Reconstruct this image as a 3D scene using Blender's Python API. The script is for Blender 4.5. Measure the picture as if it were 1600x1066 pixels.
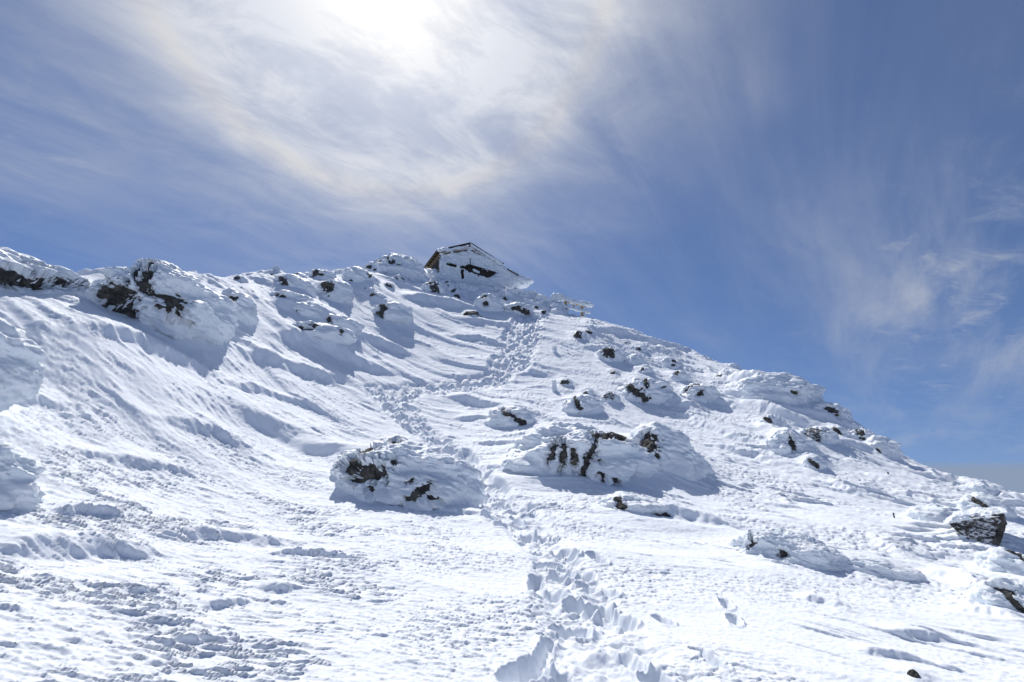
import bpy, bmesh, math, random
import numpy as np
from mathutils import Vector, Matrix

for o in list(bpy.data.objects): bpy.data.objects.remove(o)
sc = bpy.context.scene
COL = sc.collection

# ------------------------------------------------------------------ camera
F = 711.0                                   # focal length in photo pixels (16 mm on 36 mm film, 1600 px wide)
PITCH = math.atan(197 / 711.0)              # horizon at row 730
cam_d = bpy.data.cameras.new('camera'); cam = bpy.data.objects.new('camera', cam_d); COL.objects.link(cam)
cam_d.sensor_width = 36; cam_d.lens = 36 * F / 1600; cam_d.clip_start = .05; cam_d.clip_end = 9000
cam.rotation_euler = (math.pi / 2 + PITCH, 0, 0)
sc.camera = cam

# ------------------------------------------------------------------ sun, sky, exposure
SUN_AZ, SUN_EL = math.radians(-20.0), math.radians(53.5)
SDIR = Vector((math.cos(SUN_EL) * math.sin(SUN_AZ), math.cos(SUN_EL) * math.cos(SUN_AZ), math.sin(SUN_EL)))
sd = bpy.data.lights.new('sun', 'SUN'); sun = bpy.data.objects.new('sun', sd); COL.objects.link(sun)
sd.energy = 2.55; sd.angle = math.radians(.7); sd.color = (1, .965, .91)
sun.rotation_euler = (-SDIR).to_track_quat('-Z', 'Y').to_euler()
sun.location = (0, 0, 60)
vs = sc.view_settings
vs.view_transform = 'Standard'; vs.look = 'None'; vs.gamma = 1; vs.use_curve_mapping = False; vs.exposure = .68

def world():
    w = bpy.data.worlds.new('World'); sc.world = w; w.use_nodes = True
    nt = w.node_tree; N = nt.nodes; N.clear(); L = nt.links
    def node(t, **k):
        n = N.new(t)
        for a, b in k.items(): setattr(n, a, b)
        return n
    def val(x):
        return x
    def setin(n, i, v):
        if hasattr(v, 'links') or hasattr(v, 'is_output'): L.new(v, n.inputs[i])
        else: n.inputs[i].default_value = v
    def M(op, a, b=0., c=0., clamp=False):
        n = node('ShaderNodeMath', operation=op, use_clamp=clamp)
        setin(n, 0, a); setin(n, 1, b); setin(n, 2, c); return n.outputs[0]
    def VM(op, a, b=(0, 0, 0), s=None):
        n = node('ShaderNodeVectorMath', operation=op)
        setin(n, 0, a); setin(n, 1, b)
        if s is not None: setin(n, 3, s)
        return n
    def smooth(x, lo, hi, a=0., b=1.):
        n = node('ShaderNodeMapRange', interpolation_type='SMOOTHSTEP')
        setin(n, 0, x); setin(n, 1, lo); setin(n, 2, hi); setin(n, 3, a); setin(n, 4, b); return n.outputs[0]
    def noise(v, scale, detail, rough=.55, dist=0.):
        n = node('ShaderNodeTexNoise'); L.new(v, n.inputs['Vector'])
        n.inputs['Scale'].default_value = scale; n.inputs['Detail'].default_value = detail
        n.inputs['Roughness'].default_value = rough; n.inputs['Distortion'].default_value = dist
        return n.outputs['Fac']
    def mixc(f, a, b):
        n = node('ShaderNodeMix', data_type='RGBA')
        setin(n, 0, f); setin(n, 6, a); setin(n, 7, b); return n.outputs[2]
    tc = node('ShaderNodeTexCoord')
    d = VM('NORMALIZE', tc.outputs['Generated']).outputs[0]
    sx = node('ShaderNodeSeparateXYZ'); L.new(d, sx.inputs[0])
    X, Y, Z = sx.outputs
    # clear sky; looking below the horizon repeats the horizon air
    zc = M('ADD', M('MULTIPLY', M('MAXIMUM', Z, 0.), .82), .16)
    cd = node('ShaderNodeCombineXYZ'); L.new(X, cd.inputs[0]); L.new(Y, cd.inputs[1]); L.new(zc, cd.inputs[2])
    sky = node('ShaderNodeTexSky', sky_type='NISHITA', sun_disc=False)
    sky.sun_elevation = SUN_EL; sky.sun_rotation = SUN_AZ; sky.altitude = 2200; sky.air_density = 1.0
    sky.dust_density = .25; sky.ozone_density = 2.2
    L.new(cd.outputs[0], sky.inputs[0])
    clear = VM('MULTIPLY', sky.outputs[0], (.43, .505, .62)).outputs[0]
    # angle to the sun in degrees
    ang = M('MULTIPLY', M('ARCCOSINE', M('MINIMUM', VM('DOT_PRODUCT', d, tuple(SDIR)).outputs['Value'], 1.)), 57.2958)
    # cirrus sheet seen at constant height
    zz = M('ADD', M('MAXIMUM', Z, 0.), .12)
    cp = node('ShaderNodeCombineXYZ'); L.new(M('DIVIDE', X, zz), cp.inputs[0]); L.new(M('DIVIDE', Y, zz), cp.inputs[1])
    P = cp.outputs[0]
    def mapped(rot, sxy, loc=(0, 0, 0)):
        m = node('ShaderNodeMapping'); L.new(P, m.inputs[0]); m.inputs['Rotation'].default_value = (0, 0, math.radians(-rot))
        m2 = node('ShaderNodeMapping'); L.new(m.outputs[0], m2.inputs[0]); m2.inputs['Scale'].default_value = (sxy[0], sxy[1], 1)
        m2.inputs['Location'].default_value = loc; return m2.outputs[0]
    puff = noise(mapped(30, (1.3, 2.2), (3.1, .4, 0)), 2.6, 11, .64, .45)
    strk = noise(mapped(57, (.40, 3.4), (1.7, 4.2, 0)), 1.6, 10, .62, .7)
    strk2 = noise(mapped(50, (.5, 2.2), (8.3, 1.2, 0)), 1.1, 10, .62, .45)
    big = noise(mapped(0, (1, 1), (.3, 9.1, 0)), .8, 4, .5)
    gauss = lambda w: M('POWER', 2.71828, M('MULTIPLY', M('POWER', M('DIVIDE', ang, w), 2.), -1.))
    env = M('ADD', smooth(ang, 18.5, 26., .60, 0.), smooth(ang, 22., 42., .40, 0.)); env2 = gauss(36.)
    dens = M('MULTIPLY', env, M('ADD', .42, M('MULTIPLY', smooth(puff, .34, .70), .48)))
    dens = M('ADD', dens, M('MULTIPLY', gauss(12.), .22))
    dens = M('ADD', dens, M('MULTIPLY', env2, M('MULTIPLY', smooth(strk, .30, .80), .22)))
    dens = M('ADD', dens, M('MULTIPLY', smooth(strk2, .40, .82), M('MULTIPLY', smooth(big, .40, .70), .20)))
    # separate wisps: direction, angular size, strength
    for wd, wsz, wst in (((.711, .66, .24), 9., .85), ((.717, .634, .30), 11., .45), ((.433, .644, .631), 3.2, .55), ((-.714, .558, .423), 6., .8), ((.175, .659, .732), 4.5, .6), ((.52, .74, .42), 3.5, .3)):
        wv = Vector(wd).normalized()
        wa = M('MULTIPLY', M('ARCCOSINE', M('MINIMUM', VM('DOT_PRODUCT', d, tuple(wv)).outputs['Value'], 1.)), 57.2958)
        wg = M('POWER', 2.71828, M('MULTIPLY', M('POWER', M('DIVIDE', wa, wsz), 2.), -1.))
        dens = M('ADD', dens, M('MULTIPLY', wg, M('MULTIPLY', M('MAXIMUM', smooth(strk2, .36, .85), smooth(puff, .44, .90)), M('MULTIPLY', wst, .62))))
    dens = M('ADD', dens, M('MULTIPLY', M('ADD', puff, strk), .06))
    # 22 degree halo: inner side slightly darker and warm-edged, faint bright ring
    ring = smooth(ang, 20.0, 22.0); ring = M('MULTIPLY', ring, smooth(ang, 22.0, 28., 1., 0.))
    inner = M('MULTIPLY', smooth(ang, 13., 17.), smooth(ang, 19.4, 20.8, 1., 0.))
    dens = M('ADD', dens, M('MULTIPLY', ring, .09))
    dens = M('SUBTRACT', dens, M('MULTIPLY', inner, .02))
    dens = M('MINIMUM', M('MAXIMUM', dens, 0.), .96)
    # cirrus brightness: forward scattering round the sun
    g1 = M('POWER', 2.71828, M('MULTIPLY', M('DIVIDE', ang, 6.5), -1.))
    g2 = M('POWER', 2.71828, M('MULTIPLY', M('POWER', M('DIVIDE', ang, 26.), 2.), -1.))
    lum = M('ADD', M('ADD', 3.9, M('MULTIPLY', g2, 1.2)), M('MULTIPLY', g1, 2.2))
    warm = M('MULTIPLY', M('MULTIPLY', smooth(ang, 19.4, 21.2), smooth(ang, 21.2, 23.6, 1., 0.)), .24)
    ccol = mixc(warm, (.87, .91, 1.0, 1), (1.0, .90, .79, 1))
    ccol = mixc(smooth(ang, 3., 14., 1., 0.), ccol, (1, .985, .96, 1))
    cloud = VM('SCALE', ccol, s=lum).outputs[0]
    col = mixc(dens, clear, cloud)
    # solar aureole
    aure = M('ADD', M('MULTIPLY', M('POWER', 2.71828, M('MULTIPLY', M('DIVIDE', ang, 4.6), -1.)), 2.6), M('MULTIPLY', g2, .35))
    au = VM('SCALE', (1, .98, .95), s=aure).outputs[0]
    col = VM('ADD', col, au).outputs[0]
    # grey haze layer along the horizon
    hz = smooth(Z, -.004, .012, .80, 0.)
    hz = M('ADD', hz, smooth(Z, .0, .10, .10, 0.))
    col = mixc(hz, col, (1.7, 2.1, 2.9, 1))
    bg = node('ShaderNodeBackground'); L.new(col, bg.inputs[0]); bg.inputs[1].default_value = .1
    out = node('ShaderNodeOutputWorld'); L.new(bg.outputs[0], out.inputs[0])
world()

# ------------------------------------------------------------------ small helpers
def ray(px, py):
    c = px - 800.; u = 533. - py
    return np.array([c, F * math.cos(PITCH) - u * math.sin(PITCH), u * math.cos(PITCH) + F * math.sin(PITCH)])
def proj(p):
    """world points (n,3) -> photo pixels and depth"""
    fwd = p[:, 1] * math.cos(PITCH) + p[:, 2] * math.sin(PITCH)
    up = -p[:, 1] * math.sin(PITCH) + p[:, 2] * math.cos(PITCH)
    f = np.maximum(fwd, .05)
    return 800 + F * p[:, 0] / f, 533 - F * up / f, fwd
def depth_of(p): return p[1] * math.cos(PITCH) + p[2] * math.sin(PITCH)
def sstep(x, a, b):
    t = np.clip((x - a) / (b - a), 0, 1); return t * t * (3 - 2 * t)

_rs = np.random.RandomState(7)
PERM = np.concatenate([_rs.permutation(4096)] * 2).astype(np.int64)
_a = _rs.rand(4096) * 2 * np.pi
GX, GY = np.cos(_a), np.sin(_a)
_g = _rs.normal(size=(4096, 3)); _g /= np.linalg.norm(_g, axis=1)[:, None]
def n2(x, y, seed=0):
    xi = np.floor(x).astype(np.int64); yi = np.floor(y).astype(np.int64)
    xf = x - xi; yf = y - yi
    u = xf ** 3 * (xf * (xf * 6 - 15) + 10); v = yf ** 3 * (yf * (yf * 6 - 15) + 10)
    a = PERM[(xi + seed * 131) & 4095]; b = PERM[(xi + 1 + seed * 131) & 4095]
    def g(h, dx, dy): return GX[h] * dx + GY[h] * dy
    y0 = yi & 4095; y1 = (yi + 1) & 4095
    n00 = g(PERM[a + y0], xf, yf); n10 = g(PERM[b + y0], xf - 1, yf)
    n01 = g(PERM[a + y1], xf, yf - 1); n11 = g(PERM[b + y1], xf - 1, yf - 1)
    p = n00 + u * (n10 - n00); q = n01 + u * (n11 - n01)
    return (p + v * (q - p)) * 1.5
def n3(x, y, z, seed=0):
    xi = np.floor(x).astype(np.int64); yi = np.floor(y).astype(np.int64); zi = np.floor(z).astype(np.int64)
    xf = x - xi; yf = y - yi; zf = z - zi
    f = lambda t: t * t * t * (t * (t * 6 - 15) + 10)
    u, v, w = f(xf), f(yf), f(zf); r = 0
    for i in (0, 1):
        a = PERM[(xi + i + seed * 131) & 4095]
        for j in (0, 1):
            b = PERM[a + ((yi + j) & 4095)]
            for k in (0, 1):
                h = PERM[b + ((zi + k) & 4095)]
                gd = _g[h, 0] * (xf - i) + _g[h, 1] * (yf - j) + _g[h, 2] * (zf - k)
                r = r + gd * (u if i else 1 - u) * (v if j else 1 - v) * (w if k else 1 - w)
    return r * 1.5
def fbm2(x, y, o, seed=0, g=.5):
    s = 0; a = 1
    for i in range(o): s = s + a * n2(x * 2 ** i + 17.3 * i, y * 2 ** i - 9.1 * i, seed + i); a *= g
    return s
def fbm3(x, y, z, o, seed=0, g=.5):
    s = 0; a = 1
    for i in range(o): s = s + a * n3(x * 2 ** i + 3.3 * i, y * 2 ** i, z * 2 ** i - 5.7 * i, seed + i); a *= g
    return s

def mesh_np(name, v, faces, mat, parent=None, smooth=True):
    me = bpy.data.meshes.new(name); v = np.ascontiguousarray(v, dtype=np.float32); faces = np.ascontiguousarray(faces, dtype=np.int32)
    n, k = faces.shape
    me.vertices.add(len(v)); me.vertices.foreach_set('co', v.ravel())
    me.loops.add(n * k); me.loops.foreach_set('vertex_index', faces.ravel())
    me.polygons.add(n); me.polygons.foreach_set('loop_start', np.arange(0, n * k, k, dtype=np.int32))
    me.polygons.foreach_set('loop_total', np.full(n, k, dtype=np.int32))
    me.polygons.foreach_set('use_smooth', np.full(n, smooth, dtype=bool))
    me.update(calc_edges=True); me.validate()
    me.materials.append(mat)
    o = bpy.data.objects.new(name, me); COL.objects.link(o)
    if parent: o.parent = parent
    return o
def tag(o, label=None, cat=None, group=None, kind=None):
    if label: o['label'] = label
    if cat: o['category'] = cat
    if group: o['group'] = group
    if kind: o['kind'] = kind
    return o
def empty(name, loc):
    o = bpy.data.objects.new(name, None); COL.objects.link(o); o.location = loc; o.empty_display_size = .2
    return o

# ------------------------------------------------------------------ materials
def material(name, build):
    m = bpy.data.materials.new(name); m.use_nodes = True; nt = m.node_tree
    b = nt.nodes['Principled BSDF']
    build(nt, b); return m
def tex(nt, scale, detail=6, rough=.6, coord='Object', stretch=None):
    tc = nt.nodes.new('ShaderNodeTexCoord'); n = nt.nodes.new('ShaderNodeTexNoise')
    src = tc.outputs[coord]
    if stretch:
        mp = nt.nodes.new('ShaderNodeMapping'); nt.links.new(src, mp.inputs[0]); mp.inputs['Scale'].default_value = stretch; src = mp.outputs[0]
    nt.links.new(src, n.inputs['Vector'])
    n.inputs['Scale'].default_value = scale; n.inputs['Detail'].default_value = detail; n.inputs['Roughness'].default_value = rough
    return n.outputs['Fac']
def ramp(nt, fac, stops):
    r = nt.nodes.new('ShaderNodeValToRGB'); nt.links.new(fac, r.inputs[0])
    e = r.color_ramp.elements
    while len(e) < len(stops): e.new(.5)
    for i, (p, c) in enumerate(stops): e[i].position = p; e[i].color = (*c, 1)
    return r.outputs[0]
def bump(nt, b, fac, dist, strength=1.):
    n = nt.nodes.new('ShaderNodeBump'); n.inputs['Distance'].default_value = dist; n.inputs['Strength'].default_value = strength
    nt.links.new(fac, n.inputs['Height']); nt.links.new(n.outputs[0], b.inputs['Normal'])
def snow_mat(nt, b):
    b.inputs['Base Color'].default_value = (.83, .87, .925, 1); b.inputs['Roughness'].default_value = .75
    b.inputs['Specular IOR Level'].default_value = .25
    bump(nt, b, tex(nt, 55, 5, .7), .006, .8)
SNOW = material('wind_packed_snow', snow_mat)
def rime_mat(nt, b):
    c = ramp(nt, tex(nt, 3.5, 5), [(.3, (.74, .82, .88)), (.65, (.85, .875, .92))])
    nt.links.new(c, b.inputs['Base Color']); b.inputs['Roughness'].default_value = .5
    b.inputs['Specular IOR Level'].default_value = .35
    bump(nt, b, tex(nt, 26, 6, .7, stretch=(.35, 1, 1)), .02, .8)
RIME = material('rime_ice', rime_mat)
def stone_mat(nt, b):
    c = ramp(nt, tex(nt, 7, 8, .65), [(.28, (.015, .015, .014)), (.48, (.05, .048, .043)), (.60, (.12, .112, .10)), (.70, (.10, .10, .035))])
    nt.links.new(c, b.inputs['Base Color']); b.inputs['Roughness'].default_value = .85
    bump(nt, b, tex(nt, 22, 8, .7), .03, 1)
STONE = material('dark_lichen_stone', stone_mat)
def frosted_stone_mat(nt, b):
    c = ramp(nt, tex(nt, 16, 8, .75, stretch=(.5, 1, 1.6)), [(.44, (.03, .028, .025)), (.5, (.12, .12, .12)), (.56, (.72, .75, .78))])
    nt.links.new(c, b.inputs['Base Color']); b.inputs['Roughness'].default_value = .85
    bump(nt, b, tex(nt, 22, 8, .7), .03, 1)
FSTONE = material('frost_flecked_stone', frosted_stone_mat)
def wood(dark, light, sc_=9):
    def f(nt, b):
        c = ramp(nt, tex(nt, sc_, 7, .65, stretch=(1, 1, 6)), [(.3, dark), (.7, light)])
        nt.links.new(c, b.inputs['Base Color']); b.inputs['Roughness'].default_value = .8
        bump(nt, b, tex(nt, 40, 5, .6), .004)
    return f
WOOD = material('weathered_board', wood((.07, .05, .03), (.24, .18, .11)))
DARKWOOD = material('dark_timber', wood((.015, .012, .01), (.06, .045, .035)))
TORII_WOOD = material('pale_timber', wood((.24, .17, .09), (.45, .35, .21)))
METAL = material('dark_roof_metal', wood((.012, .012, .014), (.035, .033, .033)))

# ------------------------------------------------------------------ shape of the mountain side (heights relative to the eye)
H0 = 1.6
SKYL = np.array([(-180, -.3, 30), (-120, .0, 20), (-80, .2, 16), (-51, .285, 16), (-46, .30, 16.5), (-41.6, .325, 17.5), (-34.9, .352, 21),
    (-21.6, .405, 28), (-17, .425, 31), (-12, .42, 32), (-5, .37, 32), (3.5, .35, 32), (7, .333, 31.5), (10.9, .322, 31), (20.7, .238, 28),
    (26.7, .188, 25.5), (31.5, .140, 23.5), (35.6, .088, 22), (38.9, .025, 20.5), (42.1, -.012, 20), (46.8, -.05, 19), (60, -.12, 18),
    (90, -.3, 18), (135, -.4, 25), (180, -.3, 30)])
PROF = {-51: (16, [(-.281, 3.1), (-.09, 5.7), (.05, 8.3), (.12, 9.6), (.19, 11.2), (.235, 13.3), (.285, 16)]),
    -30: (23, [(-.3, 3.5), (-.19, 5.2), (-.1, 7), (0, 9.2), (.1, 11.4), (.2, 14.0), (.3, 18.6), (.365, 23)]),
    -8: (33, [(-.39, 3.2), (-.3, 4), (-.19, 6), (-.1, 8.5), (0, 11.5), (.1, 14.5), (.2, 18.3), (.3, 23.5), (.36, 27.5), (.43, 33)]),
    5: (33, [(-.39, 3.2), (-.3, 4), (-.19, 6), (-.1, 8.5), (0, 12), (.1, 15), (.2, 19), (.3, 24.5), (.39, 33)]),
    20: (28, [(-.39, 3.3), (-.3, 4.2), (-.19, 6.4), (-.1, 9), (0, 13), (.1, 17.5), (.2, 24), (.24, 28)]),
    35: (22, [(-.39, 3.5), (-.3, 4.5), (-.19, 7.2), (-.1, 10.5), (0, 15.5), (.1, 22)]),
    47: (19, [(-.39, 3.7), (-.28, 5), (-.19, 7.5), (-.1, 12), (-.05, 19)])}
GA = np.linspace(-180, 180, 1441)
def gsm(a, s):
    n = 4 * s; k = np.exp(-.5 * (np.arange(-n, n + 1) / s) ** 2); k /= k.sum()
    return np.convolve(np.pad(a, n, 'edge'), k, 'valid')
EG = gsm(np.interp(GA, SKYL[:, 0], SKYL[:, 1]), 6); DG = gsm(np.interp(GA, SKYL[:, 0], SKYL[:, 2]), 16)
_co = []
for th, (D, pts) in PROF.items():
    _co.append(np.polyfit([r / D for e, r in pts], [e + H0 / r for e, r in pts], 3))
_co = np.array(_co)
CG = [gsm(np.interp(GA, np.array(list(PROF)), _co[:, i]), 20) for i in range(4)]
# rime bank that carries the hut: azimuth, distance of its foot, height angle of its top
BANK = np.array([(-24, 30.5, .40), (-19, 30, .435), (-16, 29.5, .455), (-13, 29.5, .440), (-10, 29.5, .416), (-5, 29.3, .409), (0, 29, .402), (3.5, 29, .390), (5.5, 28.6, .366), (7.9, 28, .353), (9, 28, .34)])
def base(x, y, bank=True):
    r = np.maximum(np.hypot(x, y), 1e-3); th = np.degrees(np.arctan2(x, y))
    D = np.interp(th, GA, DG); E = np.interp(th, GA, EG); c = [np.interp(th, GA, g) for g in CG]
    t = np.minimum(r / D, 1.25); S = ((c[0] * t + c[1]) * t + c[2]) * t + c[3]
    S = S + (E + H0 / D - (c[0] + c[1] + c[2] + c[3])) * t * t
    zf = -H0 + S * r
    zb = E * D + .5 + (E - .4) * (r - D) - .004 * np.clip(r - D, 0, 60) ** 2 - .5 * np.maximum(r - D - 60, 0)
    h = np.clip(.5 + .5 * (zf - zb), 0, 1)
    z = zf * (1 - h) + zb * h - h * (1 - h)
    if bank:
        re = np.interp(th, BANK[:, 0], BANK[:, 1]); et = np.interp(th, BANK[:, 0], BANK[:, 2])
        top = et * (re + 2.0) - .10 * (r - re - 2.0) - .03 * np.clip(r - re - 6, 0, 50) ** 2
        w = sstep(th, -24, -17) * (1 - sstep(th, 6.6, 7.5)) * sstep(r, re - .2, re + 1.9) * (1 - sstep(r, 38, 50))
        z = z + w * np.maximum(top - z, 0)
    return z
RR = np.geomspace(1.0, 60, 1600)
def hit(px, py):
    d = ray(px, py); r = math.hypot(d[0], d[1]); E = d[2] / r
    z = base(d[0] / r * RR, d[1] / r * RR); f = z - E * RR
    i = int(np.argmax(f > 0))
    if f[i] <= 0: i = int(np.argmax(z / RR)); R = RR[i]
    elif i == 0: R = RR[0]
    else: R = RR[i - 1] + (RR[i] - RR[i - 1]) * (-f[i - 1]) / (f[i] - f[i - 1])
    return np.array([d[0] / r * R, d[1] / r * R, E * R])

# ------------------------------------------------------------------ rocks: outline box in photo pixels, bare patches (x, y, half-width, half-height, tilt)
def line(x0, y0, x1, y1, w):
    return ((x0 + x1) / 2, (y0 + y1) / 2, math.hypot(x1 - x0, y1 - y0) / 2, w, math.degrees(math.atan2(y1 - y0, x1 - x0)))
ROCKS = []
def R(label, box, patches=(), sub=5, mode='rime', dist=None, thick=.10, sink=.12, dr=.8, name='rime_covered_rock', cat='rock', feather=1.):
    ROCKS.append(dict(label=label, box=box, patches=patches, sub=sub, mode=mode, dist=dist, thick=thick, sink=sink, dr=dr, name=name, cat=cat, feather=feather))
# left skyline and left edge
R('layered rime outcrop on the skyline at the far left edge with two slanting dark bands', (-150, 396, 148, 508),
  [line(-20, 437, 54, 424, 6), line(-20, 455, 72, 428, 5), (56, 403, 11, 3.5, 8), (20, 434, 16, 3, -12)], 7, dist=14.3, dr=.9)
R('big rime-plastered boulder on the left skyline with mossy dark left face', (153, 418, 345, 508),
  [(174, 442, 6, 6, 0), (191, 443, 7, 7, 0), (167, 457, 7, 8, 0), (189, 464, 12, 15, 25), (198, 490, 10, 15, 20), (230, 432, 6, 16, 8), (226, 446, 9, 7, 0),
   (268, 419, 14, 3, 6), (257, 464, 20, 2.6, 3), (268, 474, 10, 11, 15), line(158, 480, 186, 490, 3), (204, 424, 3, 8, 0), (215, 430, 3, 9, 0), (287, 497, 8, 2, 8), (252, 417, 20, 1.5, 0)], 7, dist=14.0, dr=.8)
R('pale rime hummock cut by the left edge, below the layered outcrop', (-110, 488, 36, 610), [], 6, dist=8.2, dr=.9, name='rime_hummock', cat='rime')
R('lower pale rime hummock cut by the left edge above the foreground feathers', (-130, 675, 34, 812), [], 6, dist=6.4, dr=.9, name='rime_hummock', cat='rime')
R('small grey stone flecked with rime beside the hummock at the left edge', (38, 532, 74, 562), [(58, 542, 14, 4, 10), (48, 552, 6, 5, 0)], 5, 'flecked')
R('rounded rime lump with dark slit just right of the big left boulder', (336, 446, 396, 506), [line(361, 462, 366, 477, 3), (368, 466, 3, 4, 0)], 5)
# crest between the left boulder and the hut
R('tiny dark-tipped rime knob on the skyline nearest the left boulder', (362, 429, 388, 444), [(369, 435, 5, 3, -25)], 4)
R('rime block with dark notch on the skyline, left of three in a row', (417, 425, 440, 443), [(423, 431, 4, 3.5, -20), (435, 426, 2, 4, 0)], 4)
R('rime-capped rock with tall dark cleft below the left skyline', (428, 428, 486, 464), [(440, 436, 3, 4, 0), (443, 446, 4, 8, 20), (448, 450, 3, 5, 0), line(438, 455, 454, 457, 2)], 5)
R('pale rime knob on the skyline with faint grey side', (455, 424, 482, 440), [(461, 427, 1.5, 3, 0)], 4)
R('rime block on the skyline with split dark patch', (484, 421, 522, 440), [(492, 427, 4, 5, 30), (501, 429, 4, 2, 10)], 5)
R('rime-backed rock with tall black face just under the skyline dip', (496, 432, 548, 474), [(511, 445, 6, 9, 5), (516, 452, 3, 4, 0)], 5)
R('low rime lump with T-shaped dark mark on the left slope', (420, 456, 486, 478), [(433, 463, 3, 6, 10), (441, 464, 4, 2, 0)], 5)
R('low rime ridge with slanting dark mark under the T-marked lump', (440, 473, 500, 496), [line(449, 479, 463, 488, 3.2)], 5)
R('small smooth rime lump with dark left hollow on left slope', (498, 490, 560, 522), [line(513, 497, 519, 505, 3), (526, 493, 4, 1.5, 5)], 5)
R('flat rime bulge with a few dark specks, lowest on the left slope', (446, 506, 548, 534), [(497, 524, 2.5, 2, 20), (470, 513, 3, 1.2, 0), (491, 511, 5, 1.6, 0), (533, 517, 3, 2, -30)], 5)
R('knobbly rime lump at the left foot of the crest mound', (536, 418, 586, 450), [(548, 442, 4, 3, -30), (576, 430, 2.5, 2, 0)], 5)
R('dark pebble-like rock tip on the crest mound, leftmost', (570, 412, 586, 424), [(577, 417, 5, 3.5, 0)], 4)
R('pair-topped dark rock near the summit of the crest mound', (584, 404, 608, 424), [(591, 409, 5, 3, 10), (599, 416, 5, 4, 0)], 4)
R('thin dark upright stone under the pair-topped rock', (580, 417, 592, 430), [(586, 422, 2.5, 4.5, 5)], 4)
R('speckled rime dome forming the top of the crest mound beside the hut', (588, 399, 658, 446), [(603, 404, 4, 2, 0), (610, 411, 3, 1.6, 0), (615, 409, 2, 1.2, 0), (634, 407, 2, 1, 0), (623, 413, 2, 1.2, 0)], 6, dist=30.4)
R('rime lump with grey face and dark foot below the crest mound', (612, 428, 634, 444), [(620, 436, 4, 4, 0), (630, 435, 3, 2, 0)], 4, 'flecked')
R('small black wedge stone in the shaded hollow under the crest mound', (598, 440, 618, 452), [(605, 446, 5, 2.6, 8)], 4)
R('small dark stone left of the shaded hollow', (556, 438, 576, 452), [(564, 444, 3.5, 3, 0)], 4)
R('dark hooked rock on the rime shoulder left of the shaded hollow', (562, 446, 592, 464), [(569, 451, 3, 4, 20), (571, 457, 6, 2.4, 12)], 4)
R('round black rock at the end of the rime shoulder', (574, 455, 604, 474), [(583, 463, 5, 6, 30)], 5)
R('bushy-looking dark rock with pale rime wing to its right, mid slope left', (580, 472, 640, 502), [(594, 478, 8, 2.5, 0), (598, 484, 5, 6, 0), (592, 487, 5, 2, -10), (597, 494, 3, 2, 20)], 5)
# below the hut
R('steep dark rock with grey rime nose straight below the hut corner', (660, 437, 692, 462), [(673, 442, 5, 5, 20), (678, 449, 5, 6, 30), (679, 455, 5, 2, 0)], 5)
R('thin dark rock tip against the foot of the hut bank', (692, 437, 706, 450), [(697, 441, 2, 3, 20), (699, 447, 2.5, 2, 0)], 4)
R('small slanting black stone below the hut, upper of three', (702, 450, 722, 462), [(708, 455, 5, 2.6, -20)], 4)
R('small slanting black stone below the hut, middle of three', (704, 458, 722, 468), [(713, 462, 5, 2.4, 25)], 4)
R('small black stone group below the hut, lowest of three', (698, 465, 722, 478), [(706, 469, 3.5, 3, -30), (713, 469, 2, 2, 0), (706, 476, 2, 1.6, 0)], 4)
R('bare pyramid-shaped mossy rock on open snow below the hut', (724, 482, 751, 499), [(736, 491, 14, 10, 0)], 5, 'bare')
R('white rime cone with dark marks at its top under the hut window', (742, 458, 784, 490), [(756, 464, 5, 3, -20), (758, 475, 3, 3.5, 20)], 5)
R('black square rock at the foot of the hut bank', (778, 461, 798, 478), [(788, 469, 4.5, 4, 0), (790, 461, 1.5, 2, 0)], 4)
R('long low black ledge at the foot of the hut bank', (788, 472, 832, 492), [line(796, 479, 826, 485, 2.8)], 5, thick=.09)
R('tiny dark stone in the bank face right of the long ledge', (830, 476, 846, 487), [(837, 480, 3, 1.4, 0)], 4)
R('small dark stone at the bank foot near the footpath top', (842, 483, 858, 494), [(849, 488, 3, 2, 10)], 4)
# right slope, upper
R('small dark rock right of the footpath top on a thin drift', (892, 514, 916, 534), [(902, 523, 5.5, 5, 20)], 4)
R('small stone just right of the drift-end rock below the gate', (908, 515, 930, 526), [(918, 519, 5, 1.5, 8)], 4)
R('domed dark rock with white streaks on the upper right slope', (934, 540, 972, 566), [(950, 549, 8, 6, 30), (956, 555, 4, 4, 0)], 5)
R('tiny dark rock high on the right slope near the crest line', (988, 538, 1012, 554), [(997, 545, 5, 2.6, 10)], 4)
R('smallest speck rock on the right slope below the wooden gate', (970, 532, 988, 544), [(975, 537, 2, 1.6, 0)], 4)
R('low grey-white rime lump right of the streaked dome', (978, 552, 1008, 574), [], 5, name='rime_hummock', cat='rime')
R('rime lump with dark right edge on the upper right slope', (992, 570, 1022, 594), [(1005, 576, 3.5, 4, -30), (1008, 585, 2.5, 2.5, 0)], 4)
R('long rime drift ending in a dark nose on the upper right slope', (1030, 556, 1062, 578), [(1054, 565, 2, 3, 10), (1052, 570, 3, 1.4, 0)], 4)
R('low rime lump with dark crack right of the lump with a dark edge', (1042, 576, 1080, 600), [(1057, 582, 3, 4, 25)], 4)
R('small dark stone beside the climbing drift, left of the black slab', (950, 577, 970, 592), [(957, 583, 3.5, 3, 10)], 4)
R('black slanting slab with white cap on the right slope', (970, 590, 1044, 626), [line(981, 602, 1006, 621, 5), (1009, 597, 3, 7, -10), (1006, 622, 5, 4, 30)], 6)
R('white lump with cracked dark face right of the black slab', (1064, 594, 1114, 630), [line(1074, 604, 1092, 599, 1.6), (1093, 597, 3, 2, 0), (1073, 610, 4, 1.6, -10), (1091, 617, 3, 3, 20), (1097, 614, 2, 4, 10)], 5)
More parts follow.
